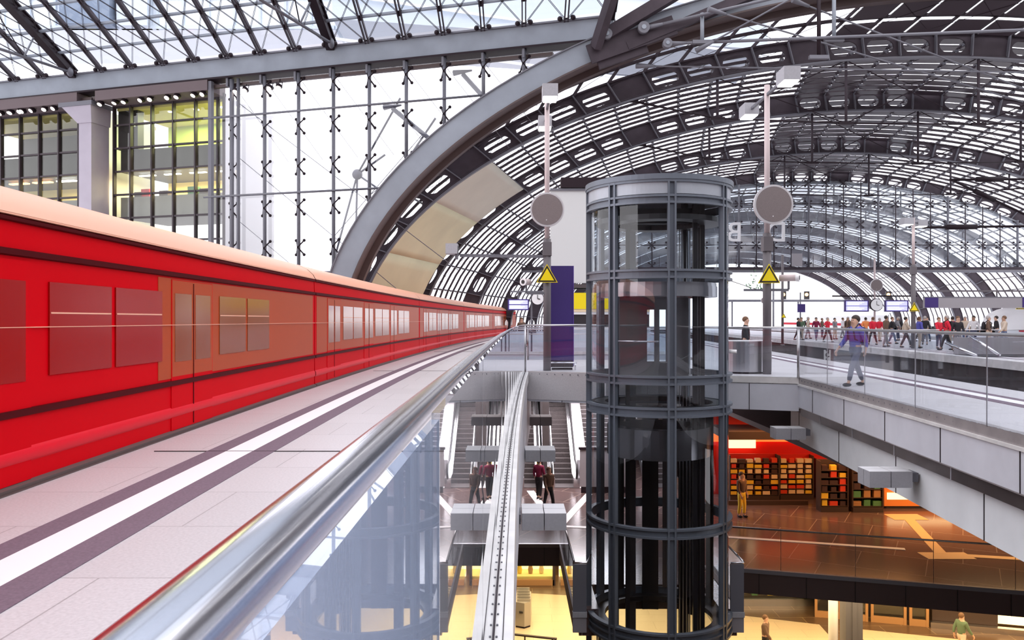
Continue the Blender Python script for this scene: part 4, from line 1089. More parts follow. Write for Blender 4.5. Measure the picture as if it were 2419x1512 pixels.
# shop front
t = thing('news_shop', 'brightly lit red and orange shop front on the shop level', 'shop', (12, 33, Z1))
MB().box(8.0, 21, 33.2, 33.5, Z1, -1.98).build('back_wall', 'shopred', t)
MB().box(8.0, 13.4, 32.9, 33.2, -3.35, -2.95).build('lit_sign', 'shopglow', t); MB().box(8.4, 9.7, 32.85, 33.19, -3.6, -3.2).build('lit_panel', 'lightbox', t)
MB().box(10.1, 13.6, 32.8, 33.2, -3.15, -2.6).build('lit_panel', 'shopglow', t); MB().box(13.6, 21, 32.9, 33.2, Z1, -3.0).build('side_wall', 'shoporange', t)
MB().box(8.0, 21, 31.0, 33.2, -3.0, -2.7).build('canopy', 'shelf', t)
MB().box(16.2, 19.5, 32.6, 32.88, Z1 + .5, Z1 + .85).build('lit_panel', 'lightbox', t)
GN = dict(goods_a='cream', goods_b='red', goods_c='yellow', goods_d='dark', goods_e='green', wood='brown'); ORD = ['first', 'second', 'third', 'fourth', 'fifth', 'sixth', 'seventh', 'eighth']
def rack(label, x, y, w_, h_, m='shelf', cols=6, rows=7, gm=('goods_a', 'goods_b', 'goods_d', 'goods_c'), rz=0):
    short = 'rack beside lift' if x < 10 else 'second red rack' if x == 11.1 else 'wide red rack' if x == 12.8 else 'dark standing rack' if x < 12 else 'dark book rack'
    t = thing('display_rack', label, 'display rack', (x, y, Z1), 'display racks of the news shop')
    MB().box(x - w_ / 2, x + w_ / 2, y - .25, y + .25, Z1, Z1 + .18).build('base', 'shelf', t)
    MB().box(x - w_ / 2, x + w_ / 2, y + .2, y + .26, Z1 + .18, Z1 + h_).build('back_panel', m, t)
    for s_ in (-1, 1): MB().box(x + s_ * w_ / 2 - .02, x + s_ * w_ / 2 + .02, y - .22, y + .2, Z1 + .18, Z1 + h_).build('side_panel', 'shelf', t)
    for r in range(rows):
        z = Z1 + .22 + (h_ - .3) * r / rows
        MB().box(x - w_ / 2, x + w_ / 2, y - .2, y + .2, z - .02, z).build('shelf', 'shelf', t)
        for c_ in range(cols):
            xx = x - w_ / 2 + w_ * (c_ + .5) / cols; hh = (h_ - .3) / rows * random.uniform(.55, .85); ww = w_ / cols * random.uniform(.55, .9) / 2
            mb = MB(); mb.box(xx - ww, xx + ww, y - .16, y + .02, z + .002, z + hh); mb.box(xx - ww * .9, xx + ww * .9, y - .165, y - .16, z + hh * .55, z + hh * .85)
            cm = random.choice(gm); o = mb.build('magazine_pack', cm)
            tag(o, '%s pack, %s from left on %s shelf of the %s' % (GN[cm], ORD[c_], ORD[r], short), 'pack', 'packs on the shop racks')
rack('tall magazine rack beside the lift, filled with pale and red packs', 9.4, 32.2, 1.9, 1.75, 'shopred')
rack('second magazine rack with yellow packs against the red shop wall', 11.1, 32.4, 1.3, 1.7, 'shopred', 4, 7, ('goods_c', 'goods_a', 'goods_b', 'goods_a'))
rack('wide red rack with rows of pale packs in the shop', 12.8, 32.6, 1.7, 1.55, 'shopred', 6, 5, ('goods_a', 'goods_b', 'goods_a'))
rack('dark free standing rack right of the red shop wall', 11.75, 30.3, 1.0, 1.85, 'shelf', 3, 6, ('goods_d', 'goods_b', 'goods_c', 'goods_d'))
rack('dark book rack nearest the pale girder', 12.95, 30.25, 1.1, 1.85, 'shelf', 3, 5, ('goods_d', 'wood', 'goods_d', 'goods_e'))
t = thing('sales_counter', 'low orange glowing sales counter right of the dark racks', 'counter', (14.9, 30.9, Z1))
MB().box(13.8, 16.4, 30.6, 31.2, Z1 + .1, Z1 + .95).build('front', 'shoporange', t); MB().box(13.9, 16.3, 30.57, 30.6, Z1 + .35, Z1 + .6).build('lit_panel', 'lightbox', t); MB().box(13.75, 16.45, 30.55, 31.25, Z1 + .95, Z1 + 1.0).build('top', 'goods_a', t); MB().box(13.9, 16.3, 30.65, 31.15, Z1, Z1 + .1).build('plinth', 'shelf', t)
q = MB(); q.box(8.1, 11.2, 31.2, 31.35, Z1, Z1 + .16); struct(q.build('baseboard_shop', 'shelf'), 'dark threshold below the magazine racks')

# ---- light fixture boxes on brackets
def fixture(label, x, y, z, side, dp=.345):
    """x = outer end at the wall, body extends away from the wall"""
    t = thing('light_fixture', label, 'light fixture', (x, y, z), 'grey box light fixtures')
    W_ = .37; G_ = .014; dp = dp * 1.06
    for i in range(2):
        for j in range(2):
            a = x + side * (.02 + i * (W_ + G_)); b = a + side * W_
            y0 = y - .35 + j * (dp + .015)
            mb = MB(); mb.box(min(a, b), max(a, b), y0, y0 + dp, z - .29, z - .006); mb.build('housing', 'boxgrey', t)
            mb = MB(); mb.box(min(a, b), max(a, b), y0, y0 + dp, z - .006, z); mb.build('top_plate', 'boxtop', t)
    MB().box(min(x, x - side * .12), max(x, x - side * .12), y - .28, y + (.28 if dp > .3 else .05), z - .20, z - .04).build('bracket', 'steel_m', t)
    return t
fixture('grey box light fixture nearest the viewer, right of the pale beam', .15, 14.35, -1.78, 1)
fixture('middle grey box light fixture beside the pale beam', .31, 20.95, -1.75, 1)
fixture('furthest grey box light fixture beside the pale beam, near the fascia', .55, 27.75, -1.72, 1)
fixture('larger looking grey box light fixture on the right concrete girder', 7.08, 14.9, -1.17, -1, .23)
fixture('smaller looking grey box light fixture on the right girder near the lift', 7.48, 21.3, -1.25, -1, .23)

# ---- escalators up to the platform behind
def escalator(label, x, y0, n=24, w_=.78, sy=-5.5):
    t = thing('escalator', label, 'escalator', (x, y0, Z1), 'escalators behind the lift')
    sl = .577; H = 4.2; L = H / sl
    st = MB(); sl_ = MB()
    for i in range(n):
        y = y0 + .9 + L * i / n; z = Z1 + H * i / n
        st.box(x - w_ / 2, x + w_ / 2, y, y + L / n + .02, z - .3, z + H / n); sl_.box(x - w_ / 2, x + w_ / 2, y - .006, y, z + H / n - .03, z + H / n)
    st.box(x - w_ / 2, x + w_ / 2, y0, y0 + .9, Z1, Z1 + .02); st.build('steps', 'step', t)
    for s_ in (-1, 1):
        xs = x + s_ * (w_ / 2 + .13)
        prof = [(xs, y0 - .1, Z1 + .55), (xs, y0, Z1 + .95), (xs, y0 + .5, Z1 + 1.0), (xs, y0 + .9, Z1 + 1.02), (xs, y0 + .9 + L, Z1 + 1.02 + H)]
        MB().path([(xs, y0 + .1, Z1 + .3)] + prof, .05, 8).build('handrail', 'black', t)
        mb = MB(); 
        for a, b in (((y0, Z1), (y0 + .9, Z1)), ((y0 + .9, Z1), (y0 + .9 + L, Z1 + H))):
            mb.add([(xs - .13, a[0], a[1] - .1), (xs + .13, a[0], a[1] - .1), (xs + .13, b[0], b[1] - .1), (xs - .13, b[0], b[1] - .1),
                    (xs - .13, a[0], a[1] + .42), (xs + .13, a[0], a[1] + .42), (xs + .13, b[0], b[1] + .42), (xs - .13, b[0], b[1] + .42)],
                   [(0, 3, 2, 1), (4, 5, 6, 7), (0, 1, 5, 4), (1, 2, 6, 5), (2, 3, 7, 6), (3, 0, 4, 7)])
        mb.build('balustrade_cladding', 'escal', t)
        mb = MB(); mb.add([(xs, y0, Z1 + .4), (xs, y0 + .9, Z1 + .4), (xs, y0 + .9 + L, Z1 + .4 + H), (xs, y0 + .9 + L, Z1 + .98 + H), (xs, y0 + .9, Z1 + .98), (xs, y0, Z1 + .9)], [(0, 1, 2, 3, 4, 5)]); mb.build('side_glass', 'g_bal', t)
    return t
escalator('escalator with dark steps between the pale beam and the lift', 2.18, 34.4)
escalator('escalator partly hidden behind the pale beam', .75, 34.4, w_=.5)
escalator('escalator hidden behind the lift tower', 6.3, 34.4)
t = thing('staircase', 'dark staircase with bright step edges beside the escalator, behind the lift', 'staircase', (4.1, 34.6, Z1), None)
q = MB(); q2 = MB()
for i in range(24):
    y = 34.6 + .30 * i; z = Z1 + .172 * (i + 1); q.box(3.25, 5.0, y, y + .32, z - .35, z); q2.box(3.25, 5.0, y - .008, y + .03, z, z + .006)
q.build('steps', 'step', t); q2.build('step_nosing', 'stepline', t)
MB().box(2.75, 3.2, 35.4, 41.8, Z1, Z1 + .2).build('plinth', 'grey', t)
q = MB(); q.add([(2.78, 35.4, Z1), (3.2, 35.4, Z1), (3.2, 41.8, -1.6), (2.78, 41.8, -1.6), (2.78, 35.4, Z1 + 1.0), (3.2, 35.4, Z1 + 1.0), (3.2, 41.8, -.9), (2.78, 41.8, -.9)], [(0, 3, 2, 1), (4, 5, 6, 7), (0, 1, 5, 4), (1, 2, 6, 5), (2, 3, 7, 6), (3, 0, 4, 7)]); q.build('side_parapet', 'escal', t)
t = thing('grey_partition', 'grey panel enclosure on the shop floor beside the lift and escalator', 'partition', (3.4, 33.5, Z1))
MB().box(2.75, 4.6, 33.4, 33.5, Z1 + .25, Z1 + 1.75).build('panel', 'grey', t); MB().box(2.7, 4.6, 33.35, 33.55, Z1 + 1.75, Z1 + 1.85).build('top_rail', 'steel_d', t); MB().box(2.8, 4.6, 33.42, 33.5, Z1, Z1 + .25).build('plinth', 'steel_d', t)
q = MB(); q.box(1.33, 1.62, 36, 42, Z1, -1.2); struct(q.build('wall_escalator', 'band'), 'brown wall between the escalators')
q = MB(); q.box(1.02, 1.12, 34.0, 34.1, Z1, Z1 + 1.4); tag(q.build('marker_post', 'yellow'), 'thin yellow marker post beside the escalator foot', 'post')

# ================================================================ STREET LEVEL (z = -10.5)
q = MB(); q.box(-14, 40, -8, 50, Z2 - .3, Z2); struct(q.build('floor_street', 'f_dk'), 'brown tiled street level floor')
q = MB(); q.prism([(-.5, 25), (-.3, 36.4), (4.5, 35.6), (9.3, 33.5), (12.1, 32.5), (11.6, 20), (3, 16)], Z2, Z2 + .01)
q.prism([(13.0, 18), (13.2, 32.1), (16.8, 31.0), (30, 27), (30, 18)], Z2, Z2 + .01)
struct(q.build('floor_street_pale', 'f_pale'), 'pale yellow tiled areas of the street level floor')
q = MB(); q.box(-14, 8, 26.2, 50, Z1 - .75, Z1 - .66); q.box(5.8, 40, 24, 50, Z1 - .75, Z1 - .66); struct(q.build('ceiling_street', 'soffit'), 'ceiling above the street level')
for i, (x0, x1) in enumerate(((-1.5, 1.9), (2.2, 6.0))):
    t = thing('shop_window', 'bright shop display under the dark fascia, %s' % ('behind the recycling bin' if i == 0 else 'beside the lift foot'), 'shop window', ((x0 + x1) / 2, 37.4, Z2), 'street level shop windows')
    MB().box(x0, x1, 37.3, 37.5, Z2, Z2 + .25).build('sill', 'wood', t); MB().box(x0, x1, 38.6, 38.8, Z2, Z2 + 3.0).build('back_wall', 'lightbox', t)
    MB().box(x0, x1, 37.5, 38.7, Z2 + .25, Z2 + .35).build('display_floor', 'officewarm', t); MB().box(x0, x1, 37.38, 37.41, Z2 + .25, Z2 + 2.8).build('glazing', 'g_office', t)
    MB().box(x1 - .06, x1 + .06, 37.3, 37.5, Z2, Z2 + 3).build('mullion', 'mullion', t)
    for k in range(6):
        xx = x0 + .35 + k * .5; c_ = ('goods_e', 'goods_b', 'shelf', 'goods_c', 'wood', 'goods_a')[k]
        mb = MB(); mb.lathe(xx, 37.95, [(.001, Z2 + .35), (.09, Z2 + .35), (.12, Z2 + .55), (.06, Z2 + .8), (.05, Z2 + 1.0), (.001, Z2 + 1.05)], 10)
        tag(mb.build('display_vase', c_), '%s vase in the shop window %s' % (('green', 'red', 'black', 'yellow', 'brown', 'cream')[k], ('behind the recycling bin', 'beside the lift foot')[i]), 'vase', 'vases in the street level shop windows')
area_light('display_light', (2, 38.0, Z2 + 3.2), 5, 120, (1, .75, .4), size_y=1)
# street level fronts on the right
t = thing('counter_display', 'dark long display counter with packs under the shop level edge', 'counter', (10.4, 34.8, Z2))
MB().box(8.6, 13.4, 34.6, 34.9, Z2, Z2 + .28).build('plinth', 'rail2', t); MB().box(8.6, 13.4, 35.0, 35.2, Z2 + .28, Z2 + 2.6).build('back_panel', 'shelf', t); MB().box(8.6, 13.4, 34.65, 34.68, Z2 + .28, Z2 + 2.4).build('glazing', 'g_office', t)
for k in range(14):
    q = MB(); xx = 8.9 + k * .33; q.box(xx - .12, xx + .12, 34.75, 34.95, Z2 + .4 + .5 * (k % 2), Z2 + .75 + .5 * (k % 2)); q.box(xx - .13, xx + .13, 34.74, 34.96, Z2 + .73 + .5 * (k % 2), Z2 + .76 + .5 * (k % 2))
    tag(q.build('packed_snack', ('goods_e', 'goods_a', 'goods_c', 'c_blue')[k % 4]), '%s pack, number %s from the left in the dark long counter' % (('green', 'cream', 'yellow', 'blue')[k % 4], ('one two three four five six seven eight nine ten eleven twelve thirteen fourteen').split()[k]), 'pack', 'packs in the street level counter')
t = thing('door_front', 'brown framed glass doors at street level behind the round column', 'shop front', (15, 32.6, Z2))
dxf = Vector((1, -.28, 0)).normalized(); o0 = Vector((12.3, 33.4, Z2))
def dfb(a, b, z0, z1, th, nm, m, off=0):
    c = o0 + dxf * ((a + b) / 2) + Vector((-dxf.y, dxf.x, 0)) * off + Vector((0, 0, (z0 + z1) / 2))
    return MB().obox(c, dxf * ((b - a) / 2), Vector((-dxf.y, dxf.x, 0)) * th, (0, 0, (z1 - z0) / 2)).build(nm, m, t)
for a in (0, .9, 1.9, 2.1, 3.3, 3.5, 4.1): dfb(a - .05, a + .05, 0, 2.6, .06, 'frame', 'wood')
for a, b in ((.05, .85), (.95, 1.85), (2.15, 3.25), (3.55, 4.05)): dfb(a, b, .25, 2.6, .02, 'door_glass', 'g_office', .02); dfb(a, b, 0, .25, .05, 'kick_rail', 'wood')
dfb(0, 4.1, 0, 2.7, .03, 'backing', 'officedark', .6)
dfb(4.2, 8.5, 0, .22, .12, 'long_sill', 'rail2'); dfb(4.3, 6.6, .22, 2.6, .05, 'dark_window', 'shelf', .2); dfb(6.6, 8.4, .22, 2.6, .05, 'lit_window', 'lightbox', .5); dfb(8.6, 14, .0, 2.6, .05, 'lit_window', 'lightbox', .3)
dfb(8.45, 8.6, 0, 2.6, .1, 'frame', 'mullion')
for lab, x, r_, m_, sq in (('round pale column at street level, left one of the pair', 10.35, .15, 'white', 0), ('square grey column at street level, right one of the pair', 10.95, .2, 'steel_m', 1)):
    q = MB(); 
    if sq: q.box(x - .27, x + .27, 26.4, 26.9, Z2, Z1 - .66); q.box(x - .07, x + .07, 26.37, 26.4, Z2, Z1 - .66)
    else: q.tube((x, 26.6, Z2), (x, 26.6, Z1 - .66), r_, 20)
    tag(q.build('support_column', m_), lab, 'column')
# recycling bin
t = thing('recycling_bin', 'grey four-slot recycling bin on the yellow street level floor', 'bin', (.38, 33.0, Z2))
q = MB(); poly = [(.13, 32.2), (.48, 32.05), (.72, 32.25), (.78, 33.4), (.55, 33.75), (.2, 33.6)]
q.prism(poly, Z2 + .08, Z2 + 1.0); q.build('body', 'cart', t); q = MB(); q.prism([(x * .96 + .02, y * .99 + .33) for x, y in poly], Z2, Z2 + .08); q.build('foot', 'steel_d', t)
for k in range(4): MB().box(.26, .66, 32.32 + k * .34, 32.55 + k * .34, Z2 + .985, Z2 + 1.02).build('slot', 'black', t)
for k in range(5): MB().box(.2, .72, 32.25 + k * .34, 32.28 + k * .34, Z2 + 1.0, Z2 + 1.10).build('divider', 'cart', t)
MB().box(.28, .42, 32.06, 32.14, Z2 + .60, Z2 + .66).build('handle_slot', 'black', t)
t = thing('low_railing', 'dark double railing at the bottom edge of the street level', 'railing', (.8, 28.8, Z2))
MB().bar((-.6, 29.2, Z2 + .95), (1.55, 28.6, Z2 + .95), .10, .05).build('top_rail', 'shelf', t); MB().bar((-.6, 29.2, Z2 + .6), (1.55, 28.6, Z2 + .6), .08, .04).build('lower_rail', 'shelf', t)
for k, x in enumerate((-.5, .45, 1.4)): MB().bar((x, 29.2 - (x + .6) * .28, Z2), (x, 29.2 - (x + .6) * .28, Z2 + .95), .05, .05, (1, 0, 0)).build('post', 'shelf', t)

# ================================================================ PLATFORM FURNITURE
def lamp_post(label, x, y, zlow, ztop, zl, arm, headw=.42, group='tall lamp posts', hd=(0, 1)):
    t = thing('lamp_post', label, 'lamp post', (x, y, 0), group)
    MB().tube((x, y, 0), (x, y, zlow), .115, 18).build('lower_pole', 'post', t)
    MB().tube((x, y, zlow), (x, y, ztop), .075, 16).build('upper_pole', 'post_l', t)
    MB().box(x - .13, x + .13, y - .13, y + .13, zlow - .5, zlow - .1).build('clamp_plate', 'post', t)
    a = (x - hd[0] * arm, y - hd[1] * arm, zl); b = (x + hd[0] * arm, y + hd[1] * arm, zl)
    MB().bar(a, b, .07, .07).build('cross_arm', 'steel_m', t)
    for p in (a, b):
        h = MB(); h.box(p[0] - headw / 2, p[0] + headw / 2, p[1] - .32, p[1] + .32, zl - .17, zl + .17)
        o = h.build('lamp_head', 'boxgrey', t)
        h = MB(); h.box(p[0] - headw / 2 + .03, p[0] + headw / 2 - .03, p[1] - .29, p[1] + .29, zl - .20, zl - .165); h.build('lamp_glass', 'lampglow', o)
    return t
P1 = (1.04, 24.45); P2 = (7.06, 22.85)
lamp_post('tall lamp post left of the round lift, beside the navy board', P1[0], P1[1], 3.9, 8.35, 7.75, 1.75)
lamp_post('tall lamp post right of the round lift, beside the steel container', P2[0], P2[1], 3.9, 8.0, 7.73, 1.75)
def disc(label, x, y, z, r, grp='round grey discs on the posts'):
    t = thing('round_disc', label, 'disc', (x, y, z), grp)
    MB().tube((x, y, z), (x, y + .12, z), r, 48).build('rim', 'discrim', t)
    MB().tube((x, y - .012, z), (x, y + .05, z), r * .90, 48).build('face', 'disc', t)
    MB().tube((x - r * .05, y - .03, z - r * .62), (x - r * .05, y, z - r * .62), .014, 8).build('fixing', 'white', t)
    MB().box(x - .1, x + .1, y + .12, y + .2, z - .15, z + .15).build('bracket', 'steel_m', t)
disc('large grey disc on the lamp post left of the lift', P1[0] - .01, P1[1] - .34, 4.73, .50)
disc('largest grey disc, on the lamp post right of the lift', P2[0] + .08, P2[1] - .34, 4.66, .535)
def tri(label, x, y, z, w_, grp='yellow triangular warning signs', rot=0):
    t = thing('warning_sign', label, 'warning sign', (x, y, z), grp)
    def T(s, y0, y1, nm, m):
        h = w_ * .866 * s; zc = z + w_ * .29; k = [(-w_ / 2 * s, zc - h / 3), (w_ / 2 * s, zc - h / 3), (0, zc + 2 * h / 3)]
        mb = MB(); mb.add([(x + a, y0, b) for a, b in k] + [(x + a, y1, b) for a, b in k], [(0, 2, 1), (3, 4, 5), (0, 1, 4, 3), (1, 2, 5, 4), (2, 0, 3, 5)]); mb.build(nm, m, t)
    T(1.0, y, y + .015, 'plate', 'yellow'); T(.90, y - .004, y, 'black_border', 'signblack'); T(.66, y - .008, y - .004, 'centre', 'yellow')
    MB().box(x - .06, x + .06, y + .015, y + .05, z + .05, z + .2).build('clip', 'steel_m', t)
tri('blank yellow warning triangle on the post left of the lift', P1[0] - .01, P1[1] - .19, 2.60, .63)
tri('blank yellow warning triangle on the post right of the lift', P2[0], P2[1] - .19, 2.51, .62)
# sign arm to the left of post 1
t = thing('loudspeaker_cantilever', 'horizontal steel arm reaching left from the lamp post with a loudspeaker box', 'arm', (P1[0], P1[1], 3.4))
MB().bar((P1[0], P1[1], 3.38), (-1.55, P1[1] + .1, 3.42), .07, .09).build('arm', 'steel_m', t); MB().box(-1.95, -1.60, 24.2, 24.7, 3.45, 3.75).build('speaker_box', 'boxgrey', t); MB().box(-1.68, -1.60, 24.3, 24.6, 3.3, 3.7).build('bracket', 'steel_m', t)
def camera_box(label, x, y, z, dx, px):
    t = thing('security_camera', label, 'security camera', (x, y, z), 'security cameras on the posts')
    MB().path([(x - dx * .22, y + .1, z), (x + dx * .16, y - .1, z)], .095, 14).build('housing', 'cart' if False else 'post_l', t)
    MB().path([(x + dx * .16, y - .1, z), (x + dx * .25, y - .15, z)], [.10, .115], 14).build('hood', 'white', t)
    MB().tube((x + dx * .2, y - .13, z), (x + dx * .255, y - .16, z), .06, 10).build('lens', 'black', t)
    MB().bar((x, y, z - .09), (x, y, z - .32), .05, .05).build('stand', 'steel_m', t); MB().bar((x, y, z - .33), (px, y, z - .33), .05, .07).build('arm', 'steel_m', t)
camera_box('security camera on an arm right of the warning triangle', P2[0] + .58, P2[1] - .05, 2.66, 1, P2[0])
camera_box('security camera on an arm left of the post beside the navy board', P1[0] - .62, P1[1] - .05, 2.62, -.4, P1[0])
# navy information board
t = thing('information_board', 'tall navy blue blank board behind the left lamp post', 'board', (1.52, 24.95, 0))
MB().box(1.17, 1.84, 24.85, 25.0, .28, 3.13).build('panel', 'blue', t); MB().box(1.84, 1.86, 24.83, 25.02, .1, 3.13).build('edge_strip', 'blue_e', t)
MB().box(1.17, 1.84, 24.88, 24.98, .08, .28).build('foot', 'steel_d', t); MB().tube((.95, 24.78, .22), (1.95, 24.78, .22), .025, 10).build('guard_rail', 'rail', t); MB().box(1.2, 1.82, 24.86, 25.0, 0, .06).build('base_plate', 'steel_d', t)
for x in (1.0, 1.9): MB().tube((x, 24.78, 0), (x, 24.78, .22), .02, 8).build('guard_leg', 'rail', t)
# big pale screen behind the lift with dark girder
t = thing('projection_screen', 'large blank pale grey screen behind the navy board and lift', 'screen', (2.1, 29.6, 2.8))
MB().box(1.37, 2.95, 29.5, 29.65, 2.82, 6.12).build('panel', 'ltgrey', t); MB().box(1.37, 2.95, 29.45, 29.7, 6.12, 6.2).build('top_edge', 'steel_m', t)
MB().box(1.75, 5.2, 29.4, 29.9, 6.22, 6.58).build('girder', 'steel_d', t); MB().box(1.3, 3.0, 29.45, 29.7, 2.66, 2.78).build('bottom_beam', 'band', t)
for x in (1.9, 2.8): MB().bar((x, 29.8, 0), (x, 29.8, 6.3), .1, .1, (1, 0, 0)).build('mast', 'steel_m', t)
# snack kiosk
t = thing('kiosk', 'kiosk with plain yellow fascia and dark window behind the screen', 'kiosk', (5.3, 45, 0))
MB().box(3.1, 7.5, 45, 48, 0, 1.1).build('counter_front', 'white', t); MB().box(3.1, 7.5, 45.1, 48, 1.1, 1.8).build('window', 'trainglass' if False else 'officedark', t); MB().box(3.1, 7.5, 44.9, 48, 2.1, 2.98).build('fascia', 'yellow', t)
MB().box(3.1, 7.5, 44.95, 48, 1.95, 2.1).build('lower_trim', 'goods_a', t); MB().box(3.1, 7.5, 45, 48, 1.8, 1.95).build('head_rail', 'white', t); MB().box(3.1, 7.5, 45.2, 48, 2.98, 3.3).build('roof_glass', 'g_office', t); MB().box(3.0, 7.6, 44.8, 48.2, 3.3, 3.42).build('roof', 'steel_m', t)
# stainless container
t = thing('steel_container', 'rounded brushed steel container at the foot of the right lamp post', 'container', (6.75, 23.3, 0))
q = MB(); cx, cy = 6.72, 23.35
pl = [(cx - .62, cy + .35), (cx - .62, cy - .15)] + [(cx - .62 + 1.0 * (1 - cos(a)) / 2 * 1.0, cy - .15 - .28 * sin(a)) for a in [pi * i / 12 for i in range(1, 12)]] + [(cx + .38, cy - .15), (cx + .66, cy + .1), (cx + .66, cy + .35)]
q.prism(pl, .05, .90); q.build('body', 'rail2', t); q = MB(); q.prism([(x * 1.0 + (x - cx) * .02, y) for x, y in pl], .90, .925); q.build('lid', 'white', t)
q = MB(); q.prism([(cx + (x - cx) * .95, cy + (y - cy) * .95) for x, y in pl], 0, .05); q.build('foot', 'steel_d', t)
# departure monitors, clocks, signals
def monitor(label, x, y, z, w_, h_):
    t = thing('departure_monitor', label, 'monitor', (x, y, z), 'departure monitors')
    MB().box(x - w_ / 2, x + w_ / 2, y, y + .18, z - h_ / 2, z + h_ / 2).build('case', 'blue', t)
    MB().box(x - w_ / 2 + w_ * .06, x + w_ / 2 - w_ * .06, y - .01, y, z + .02, z + h_ / 2 - h_ * .1).build('display', 'screen', t); MB().box(x - w_ / 2 + w_ * .06, x + w_ / 2 - w_ * .06, y - .01, y, z - h_ / 2 + h_ * .1, z - .02).build('display', 'screen', t)
    q = MB()
    for k in range(3):
        for s_ in (0, 1):
            zz = z + .02 + s_ * (-h_ / 2 + h_ * .08) + h_ * .06 + k * h_ * .11; q.box(x - w_ * .38, x + w_ * (.1 + .1 * ((k + s_) % 3)), y - .014, y - .01, zz, zz + h_ * .05)
    q.build('text_line', 'screenline', t)
    MB().bar((x, y + .1, z + h_ / 2), (x, y + .1, z + h_ / 2 + .35), .08, .08, (1, 0, 0)).build('hanger', 'steel_m', t)
monitor('departure monitor with blue text left of the hanging clock', 28.4, 68, 2.66, 2.0, .95)
monitor('departure monitor with blue text right of the hanging clock', 31.7, 68, 2.66, 1.95, .95)
monitor('departure monitor left of the navy board at the end of the train', .30, 38.8, 2.22, 1.0, .52)
tag(MB().bar((.92, 38.9, 0), (.92, 38.9, 2.9), .08, .08, (1, 0, 0)).bar((-.1, 38.9, 2.84), (1.5, 38.9, 2.84), .07, .07).build('sign_post', 'steel_m'), 'grey T-shaped post carrying the monitor and clock left of the navy board', 'post')
def clock(label, x, y, z, r):
    t = thing('platform_clock', label, 'clock', (x, y, z), 'round platform clocks')
    MB().tube((x, y, z), (x, y + .2, z), r, 32).build('case', 'steel_d', t); MB().tube((x, y - .012, z), (x, y, z), r * .92, 32).build('face', 'white', t)
    MB().bar((x, y - .03, z), (x, y - .03, z + r * .6), .03, .01, (0, 1, 0)).build('minute_hand', 'black', t); MB().bar((x, y - .03, z), (x + r * .4, y - .03, z - r * .1), .04, .01, (0, 1, 0)).build('hour_hand', 'black', t)
clock('white round clock hanging between the two departure monitors', 30.0, 67.9, 2.75, .52)
clock('white round clock half hidden by the post beside the navy board', 1.2, 38.7, 2.5, .30)
def pole(label, x, y, z1, r=.08, m='post_l', grp='posts on the opposite platforms'):
    q = MB(); q.tube((x, y, 0), (x, y, z1), r, 10); q.tube((x, y, 0), (x, y, .12), r * 1.6, 10)
    return tag(q.build('post', m), label, 'post', grp)
pole('pale pink post carrying a small disc above the hanging clock', 30.0, 68.3, 6.6)
disc('small grey disc above the hanging clock', 30.05, 68.0, 4.36, .52)
pole('thin grey post rising behind the security camera', 47.5, 150, 9.2, .16, 'steel_m')
pole('thin grey post carrying a small navy sign', 26.2, 75, 4.0, .06, 'steel_m'); pole('grey post with small orange triangle right of the big lamp post', 15.4, 47, 5.2, .07, 'post')
pole('thin post left of the right lamp post with a faint grey disc', 41.5, 136, 7.0, .12, 'steel_m'); disc('faint grey disc far behind left of the right lamp post', 41.4, 135.5, 4.7, .54)
tri('orange warning triangle on the grey post right of the big lamp post', 15.4, 46.8, 1.62, .30); tri('yellow warning triangle on the dark post with double lamps', 21.15, 43.4, 1.95, .56)
tri('small yellow triangle under the right end of the long grey sign', 38.2, 62, 2.3, .75)
q = MB(); q.box(25.85, 26.55, 74.7, 74.8, 2.2, 2.95); tag(q.build('small_sign', 'blue'), 'small navy square sign on the thin grey post', 'sign')
lamp_post('dark post with double lamps on the opposite platform', 21.2, 43.6, 4.4, 6.9, 6.65, .72, .5, hd=(.8, .6))
t = thing('signal_bridge', 'long thin signal gantry across the bright open end of the station', 'gantry', (48, 150, 5.1))
MB().bar((38, 150, 5.0), (62, 150, 5.0), .5, .45).build('beam', 'steel_m', t)
for x in (40, 52, 61): MB().bar((x, 150, 0), (x, 150, 5), .25, .25, (1, 0, 0)).build('leg', 'steel_m', t)
for k, (x, lb) in enumerate(((49.2, 'left'), (53.4, 'middle'), (68.2, 'right'))):
    t = thing('rail_signal', '%s track signal with glowing orange light on the gantry' % lb, 'signal', (x, 149.5, 6), 'track signals')
    MB().box(x - .45, x + .45, 149.4, 149.8, 5.25, 6.7).build('head', 'black', t); MB().tube((x - .1, 149.25, 6.1), (x - .1, 149.4, 6.1), .3, 12).build('light', 'orangeglow', t)
    if k == 2: MB().bar((x, 149.6, 0), (x, 149.6, 5.3), .2, .2, (1, 0, 0)).build('mast', 'steel_m', t)
t = thing('hanging_sign', 'long blank grey platform sign with navy ends', 'sign', (24.6, 44, 2.4), None)
MB().box(22.0, 28.5, 44.0, 44.2, 2.14, 2.72).build('panel', 'grey', t); MB().box(22.0, 28.5, 43.98, 44.22, 2.70, 2.74).build('top_trim', 'steel_m', t)
MB().box(22.0, 22.72, 43.985, 44.0, 2.17, 2.69).build('navy_field', 'blue', t); MB().box(27.2, 27.9, 43.985, 44.0, 2.17, 2.69).build('navy_field', 'blue', t)
MB().bar((21.2, 44.1, 3.05), (29.5, 44.1, 3.05), .09, .09).build('support_bar', 'post', t)
for x in (22.4, 25.9, 28.2): MB().bar((x, 44.1, 2.72), (x, 44.1, 3.05), .06, .06, (1, 0, 0)).build('hanger', 'post', t)
t = thing('sign_beam', 'dark horizontal beam above the departure monitors', 'beam', (30, 68.3, 3.5)); MB().bar((26.5, 68.3, 3.48), (33.5, 68.3, 3.48), .12, .12).build('beam', 'steel_d', t)
